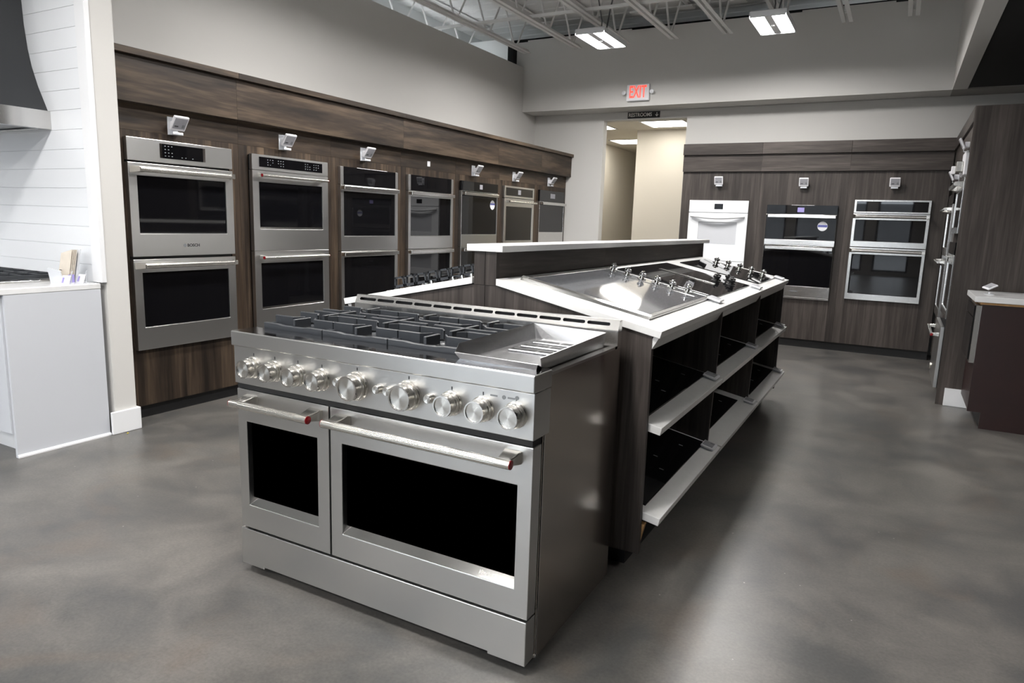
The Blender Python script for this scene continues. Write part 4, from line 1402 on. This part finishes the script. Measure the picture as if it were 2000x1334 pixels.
# hood
t = thing('range_hood', 'charcoal bell shaped range hood with a stainless lower band', 'range hood', (-5.05, 2.369, 1.77))
prof = [(0.0, 0.655, 0.505), (0.103, 0.655, 0.505)]
b = MB()
ks = [(0.103, 0.632, 0.46), (0.13, 0.617, 0.43), (0.18, 0.588, 0.385), (0.25, 0.548, 0.33), (0.36, 0.500, 0.275), (0.46, 0.472, 0.25), (0.60, 0.452, 0.235), (0.75, 0.445, 0.23), (1.55, 0.445, 0.23)]
rows = []
for z, hw, dp_ in ks:
    rows.append([(-hw, 0, z), (-hw, -dp_, z), (hw, -dp_, z), (hw, 0, z)])
vs = [p for r in rows for p in r]
fs = []
for i in range(len(rows) - 1):
    for k in range(4):
        fs.append((i * 4 + k, i * 4 + (k + 1) % 4, i * 4 + 4 + (k + 1) % 4, i * 4 + 4 + k))
fs += [(0, 1, 2, 3), tuple(len(vs) - 4 + k for k in range(4))]
b.add(vs, fs)
b.build('bell', 'hood', t, smooth=30)
b = MB()
b.box(-0.655, 0.655, -0.505, -0.500, 0.0, 0.103)
b.box(-0.655, -0.650, -0.500, 0.0, 0.0, 0.103)
b.box(0.650, 0.655, -0.500, 0.0, 0.0, 0.103)
b.box(-0.650, 0.650, -0.500, 0.0, 0.098, 0.103)
b.box(-0.650, -0.60, -0.500, 0.0, 0.0, 0.006)
b.box(0.60, 0.650, -0.500, 0.0, 0.0, 0.006)
b.box(-0.60, 0.60, -0.500, -0.45, 0.0, 0.006)
b.box(-0.60, 0.60, -0.04, 0.0, 0.0, 0.006)
b.build('steel_band', 'steel_s', t)
for k in range(4):
    f = bx('filter', 'graph', t, -0.6 + k * 0.30 + 0.002, -0.3 + k * 0.30 - 0.002, -0.45, -0.04, 0.012, 0.03)
# brochures and card holders on the counter
t = thing('brochure_holder', 'acrylic holder with cream brochures on the shiplap side counter', 'brochures', (-4.135, 2.24, 0.904))
MB().hexa([(-0.055, -0.052, 0.0), (0.050, -0.040, 0.0), (0.050, -0.035, 0.0), (-0.055, -0.047, 0.0), (-0.055, -0.066, 0.085), (0.050, -0.054, 0.072), (0.050, -0.049, 0.072), (-0.055, -0.061, 0.085)]).build('front_pocket', 'clearp', t)
MB().hexa([(-0.055, 0.02, 0.0), (0.050, 0.03, 0.0), (0.050, 0.034, 0.0), (-0.055, 0.024, 0.0), (-0.050, 0.055, 0.17), (0.055, 0.065, 0.19), (0.055, 0.069, 0.19), (-0.050, 0.059, 0.17)]).build('back_plate', 'clearp', t)
bx('base', 'clearp', t, -0.055, 0.050, -0.045, 0.035, 0.0, 0.003)
for k in range(4):
    y = -0.020 + k * 0.009
    MB().hexa([(-0.045, y, 0.003), (0.046, y + 0.008, 0.003), (0.046, y + 0.012, 0.003), (-0.045, y + 0.004, 0.003),
               (-0.042, y + 0.030, 0.165), (0.052, y + 0.038, 0.188), (0.052, y + 0.042, 0.188), (-0.042, y + 0.034, 0.165)]).build('brochure', 'cream', t)
bx('brochure_spine', 'lilac', t, 0.0475, 0.0490, -0.010, 0.024, 0.003, 0.048)
bx('cover_picture', 'dkletter', t, -0.020, 0.002, -0.0172, -0.0165, 0.070, 0.074)
for x, y, rz, lab in ((-4.025, 2.185, 0.25, 'small card holder with a lilac card at the front of the counter corner'), (-4.055, 2.285, 0.1, 'small card holder behind, against the shiplap corner')):
    t = thing('card_holder', lab, 'card holder', (x, y, 0.904), rz, 'card holders on the counter')
    bx('base', 'clearp', t, -0.028, 0.028, -0.02, 0.02, 0.0, 0.004)
    MB().hexa([(-0.028, -0.012, 0.004), (0.028, -0.012, 0.004), (0.028, -0.008, 0.004), (-0.028, -0.008, 0.004), (-0.028, 0.006, 0.05), (0.028, 0.006, 0.05), (0.028, 0.010, 0.05), (-0.028, 0.010, 0.05)]).build('card', 'plastic', t)
    MB().hexa([(-0.022, -0.0128, 0.010), (-0.010, -0.0128, 0.010), (-0.010, -0.0122, 0.010), (-0.022, -0.0122, 0.010), (-0.022, -0.0015, 0.038), (-0.010, -0.0015, 0.038), (-0.010, -0.0010, 0.038), (-0.022, -0.0010, 0.038)]).build('print', 'lilac', t)
    MB().tube([(0.022, 0.01, 0.004), (0.026, 0.012, 0.062), (0.034, 0.012, 0.075)], 0.003, 6).build('clip', 'clearp', t, smooth=60)

# ------------------------------------------------------------------ right bank
R90 = -PI / 2
o = MB((0.9, 6.37, 0)).box(0.388, 1.75, 6.370, 6.392, 0.0, 2.285).build('tall_end_panel', 'bk_v', None, 0, loc=(0.9, 6.37, 0))
tag(o, 'tall dark walnut end panel at the near end of the right bank', 'panel')
struct(bx('baseboard_right', 'paintw', None, 0.440, 1.2, 6.352, 6.3695, 0.0, 0.140, 0.003), 'short white baseboard at the foot of the tall panel')
yb = [6.394, 7.44, 8.497]
for k in range(2):
    u = thing('oven_cabinet', ['dark walnut oven cabinet at the near end of the right bank', 'dark walnut oven cabinet in the back right corner'][k], 'cabinet', (0.415, yb[k + 1], 0), R90, 'right bank oven cabinets')
    w = yb[k + 1] - yb[k]
    bx('side_stile', 'bk_v', u, 0.0008, 0.13, 0, 0.55, 0.095, 1.985)
    bx('side_stile', 'bk_v', u, w - 0.13, w - 0.0008, 0, 0.55, 0.095, 1.985)
    bx('face_panel', 'bk_v', u, 0.1304, w - 0.1304, 0.028, 0.55, 0.095, 1.985)
    bx('toe_kick', 'black', u, 0, w, 0.04, 0.55, 0, 0.095)
    bx('fascia_board', 'bk_h', u, 0.0005, w - 0.0005, -0.012, 0.55, 1.987, 2.175)
    bx('crown', 'bk_h', u, 0.0005, w - 0.0005, -0.030, 0.55, 2.177, 2.290, 0.002)
wc = 0.76


def rb(name, label, cat, y1, z0, grp=None, x=0.3875):
    return thing(name, label, cat, (x, y1, z0), R90, grp)


# near column: microwave, oven, warming drawer
y1 = 7.30
t = rb('built_in_microwave', 'steel framed microwave seen edge-on in the right bank', 'microwave', y1, 1.345)
bx('body', 'black', t, 0.004, wc - 0.004, 0.03, 0.054, 0.003, 0.437)
d = MB().ring((0, wc, 0.0, 0.44), (0.03, wc - 0.03, 0.05, 0.34), 0.0, 0.03).build('door', 'steel_s', t, 0.002)
bx('window', 'bglass', d, 0.031, wc - 0.031, 0.006, 0.012, 0.051, 0.339)
bar_handle(d, 0.04, wc - 0.04, 0.385, 0.0, 'thick')
t = rb('built_in_oven', 'steel wall oven seen edge-on below the microwave in the right bank', 'oven', y1, 0.665, 'ovens in the right bank')
bx('oven_body', 'black', t, 0.004, wc - 0.004, 0.036, 0.054, 0.003, 0.607)
c = bx('control_panel', 'bmirror', t, 0, wc, 0, 0.03, 0.515, 0.61, 0.001)
oven_door(t, wc, 0.0, 0.510, (0.03, wc - 0.03, 0.06, 0.43), 'steel_s', 'bglass', 0, ('flat', 0.02, wc - 0.02, 0.475))
t = rb('dishwasher', 'dishwasher door with a red capped bar handle low in the right bank', 'dishwasher', y1, 0.10, None, 0.365)
bx('tub', 'black', t, 0.006, wc - 0.006, 0.03, 0.0755, 0.0, 0.50)
d = bx('door', 'steel', t, 0, wc, 0, 0.029, 0.0, 0.50, 0.003)
bar_handle(d, 0.03, wc - 0.03, 0.43, 0.0, 'round', 'red')
MB().lathe([(0.03, 0), (0.034, -0.012), (0.0, -0.016)], 20, (0.15, 0.0, 0.08), 'y').build('float_dial', 'satin', d, smooth=40)
# far column: double oven
y1 = 8.36
t = rb('built_in_oven', 'steel double oven seen edge-on in the back right corner', 'oven', y1, 0.55, 'ovens in the right bank')
bx('oven_body', 'black', t, 0.004, wc - 0.004, 0.036, 0.054, 0.003, 1.16)
bx('control_panel', 'bmirror', t, 0, wc, 0, 0.03, 1.07, 1.165, 0.001)
oven_door(t, wc, 0.58, 1.065, (0.03, wc - 0.03, 0.66, 0.99), 'steel_s', 'bglass', 0, ('round', 0.03, wc - 0.03, 1.02))
oven_door(t, wc, 0.0, 0.575, (0.03, wc - 0.03, 0.08, 0.48), 'steel_s', 'bglass', 0, ('round', 0.03, wc - 0.03, 0.53))
t = rb('vent_box', 'small pale metal box above the microwave in the right bank', 'vent', 7.10, 1.815)
bx('box', 'plastic', t, 0.0, 0.36, 0.0, 0.054, 0.0, 0.185, 0.003)
bx('nozzle', 'satin', t, 0.10, 0.26, -0.05, -0.001, 0.03, 0.11, 0.004)
bx('cup', 'plastic', t, 0.06, 0.10, -0.075, -0.045, 0.02, 0.085, 0.004)
wall_tag((0.4145, 6.75, 2.045), R90, 'price display high on the right bank above the pale box', 'displays on the right bank', 0.45)
wall_tag((0.4145, 7.70, 1.86), R90, 'price display on the right bank in the back corner', 'displays on the right bank', 0.45)

# red-brown cabinet with a microwave drawer
t = thing('base_cabinet', 'dark red brown base cabinet under the pale counter at the right edge', 'cabinet', (0.535, 5.72, 0))
co = (0.535, 5.72, 0)
MB(co).prism([(0.545, 0.115), (0.545, 0.868), (1.9, 0.868), (1.9, 0.0), (0.625, 0.0), (0.625, 0.115)], 'y', 5.720, 5.740).build('end_panel', 'brown', t)
MB(co).box(0.550, 1.9, 5.741, 6.350, 0.115, 0.868).build('carcass', 'brown', t)
MB(co).box(0.630, 1.9, 5.741, 6.350, 0.0, 0.114).build('toe_kick', 'black', t)
MB(co).box(0.532, 1.9, 5.712, 6.350, 0.869, 0.884).build('build_up_strip', 'ply', t)
o = MB((1.2, 6.0, 0.885)).box(0.497, 1.95, 5.695, 6.350, 0.8845, 0.9235).build('countertop', 'marble', None, 0.003, loc=(1.2, 6.0, 0.885))
tag(o, 'pale stone countertop on the red brown cabinet', 'countertop')
t = thing('microwave_drawer', 'dark glass microwave drawer in the side of the red brown cabinet', 'microwave', (0.512, 6.30, 0.455), R90)
wd = 0.56
bx('drawer_body', 'steel_s', t, 0.0, wd, 0.002, 0.037, 0.0, 0.405, 0.002)
bx('drawer_glass', 'bmirror', t, 0.02, wd - 0.012, -0.008, 0.0015, 0.02, 0.315)
bx('control_glass', 'bmirror', t, 0.02, wd - 0.012, -0.008, 0.0015, 0.325, 0.40)
t = flat_tag((0.60, 5.99, 0.9235), 0, R90, 'price display tilted up on the pale stone countertop', 'displays on the right counter')
for c in t.children:
    if c.name.startswith('case'):
        c.location = (0, 0, 0.055)
        c.rotation_euler = (0.5, 0.1, 0.4)
    if c.name.startswith('foot'):
        c.scale = (0.5, 0.5, 2.9)
        c.location.z = -0.0075

o = MB().lathe([(0.004, 0.0), (0.006, 0.003), (0.0, 0.006)], 8).build('paper_scrap', 'yellow', None, loc=(-3.93, 2.42, 0))
tag(o, 'tiny yellow scrap on the floor by the partition', 'scrap')
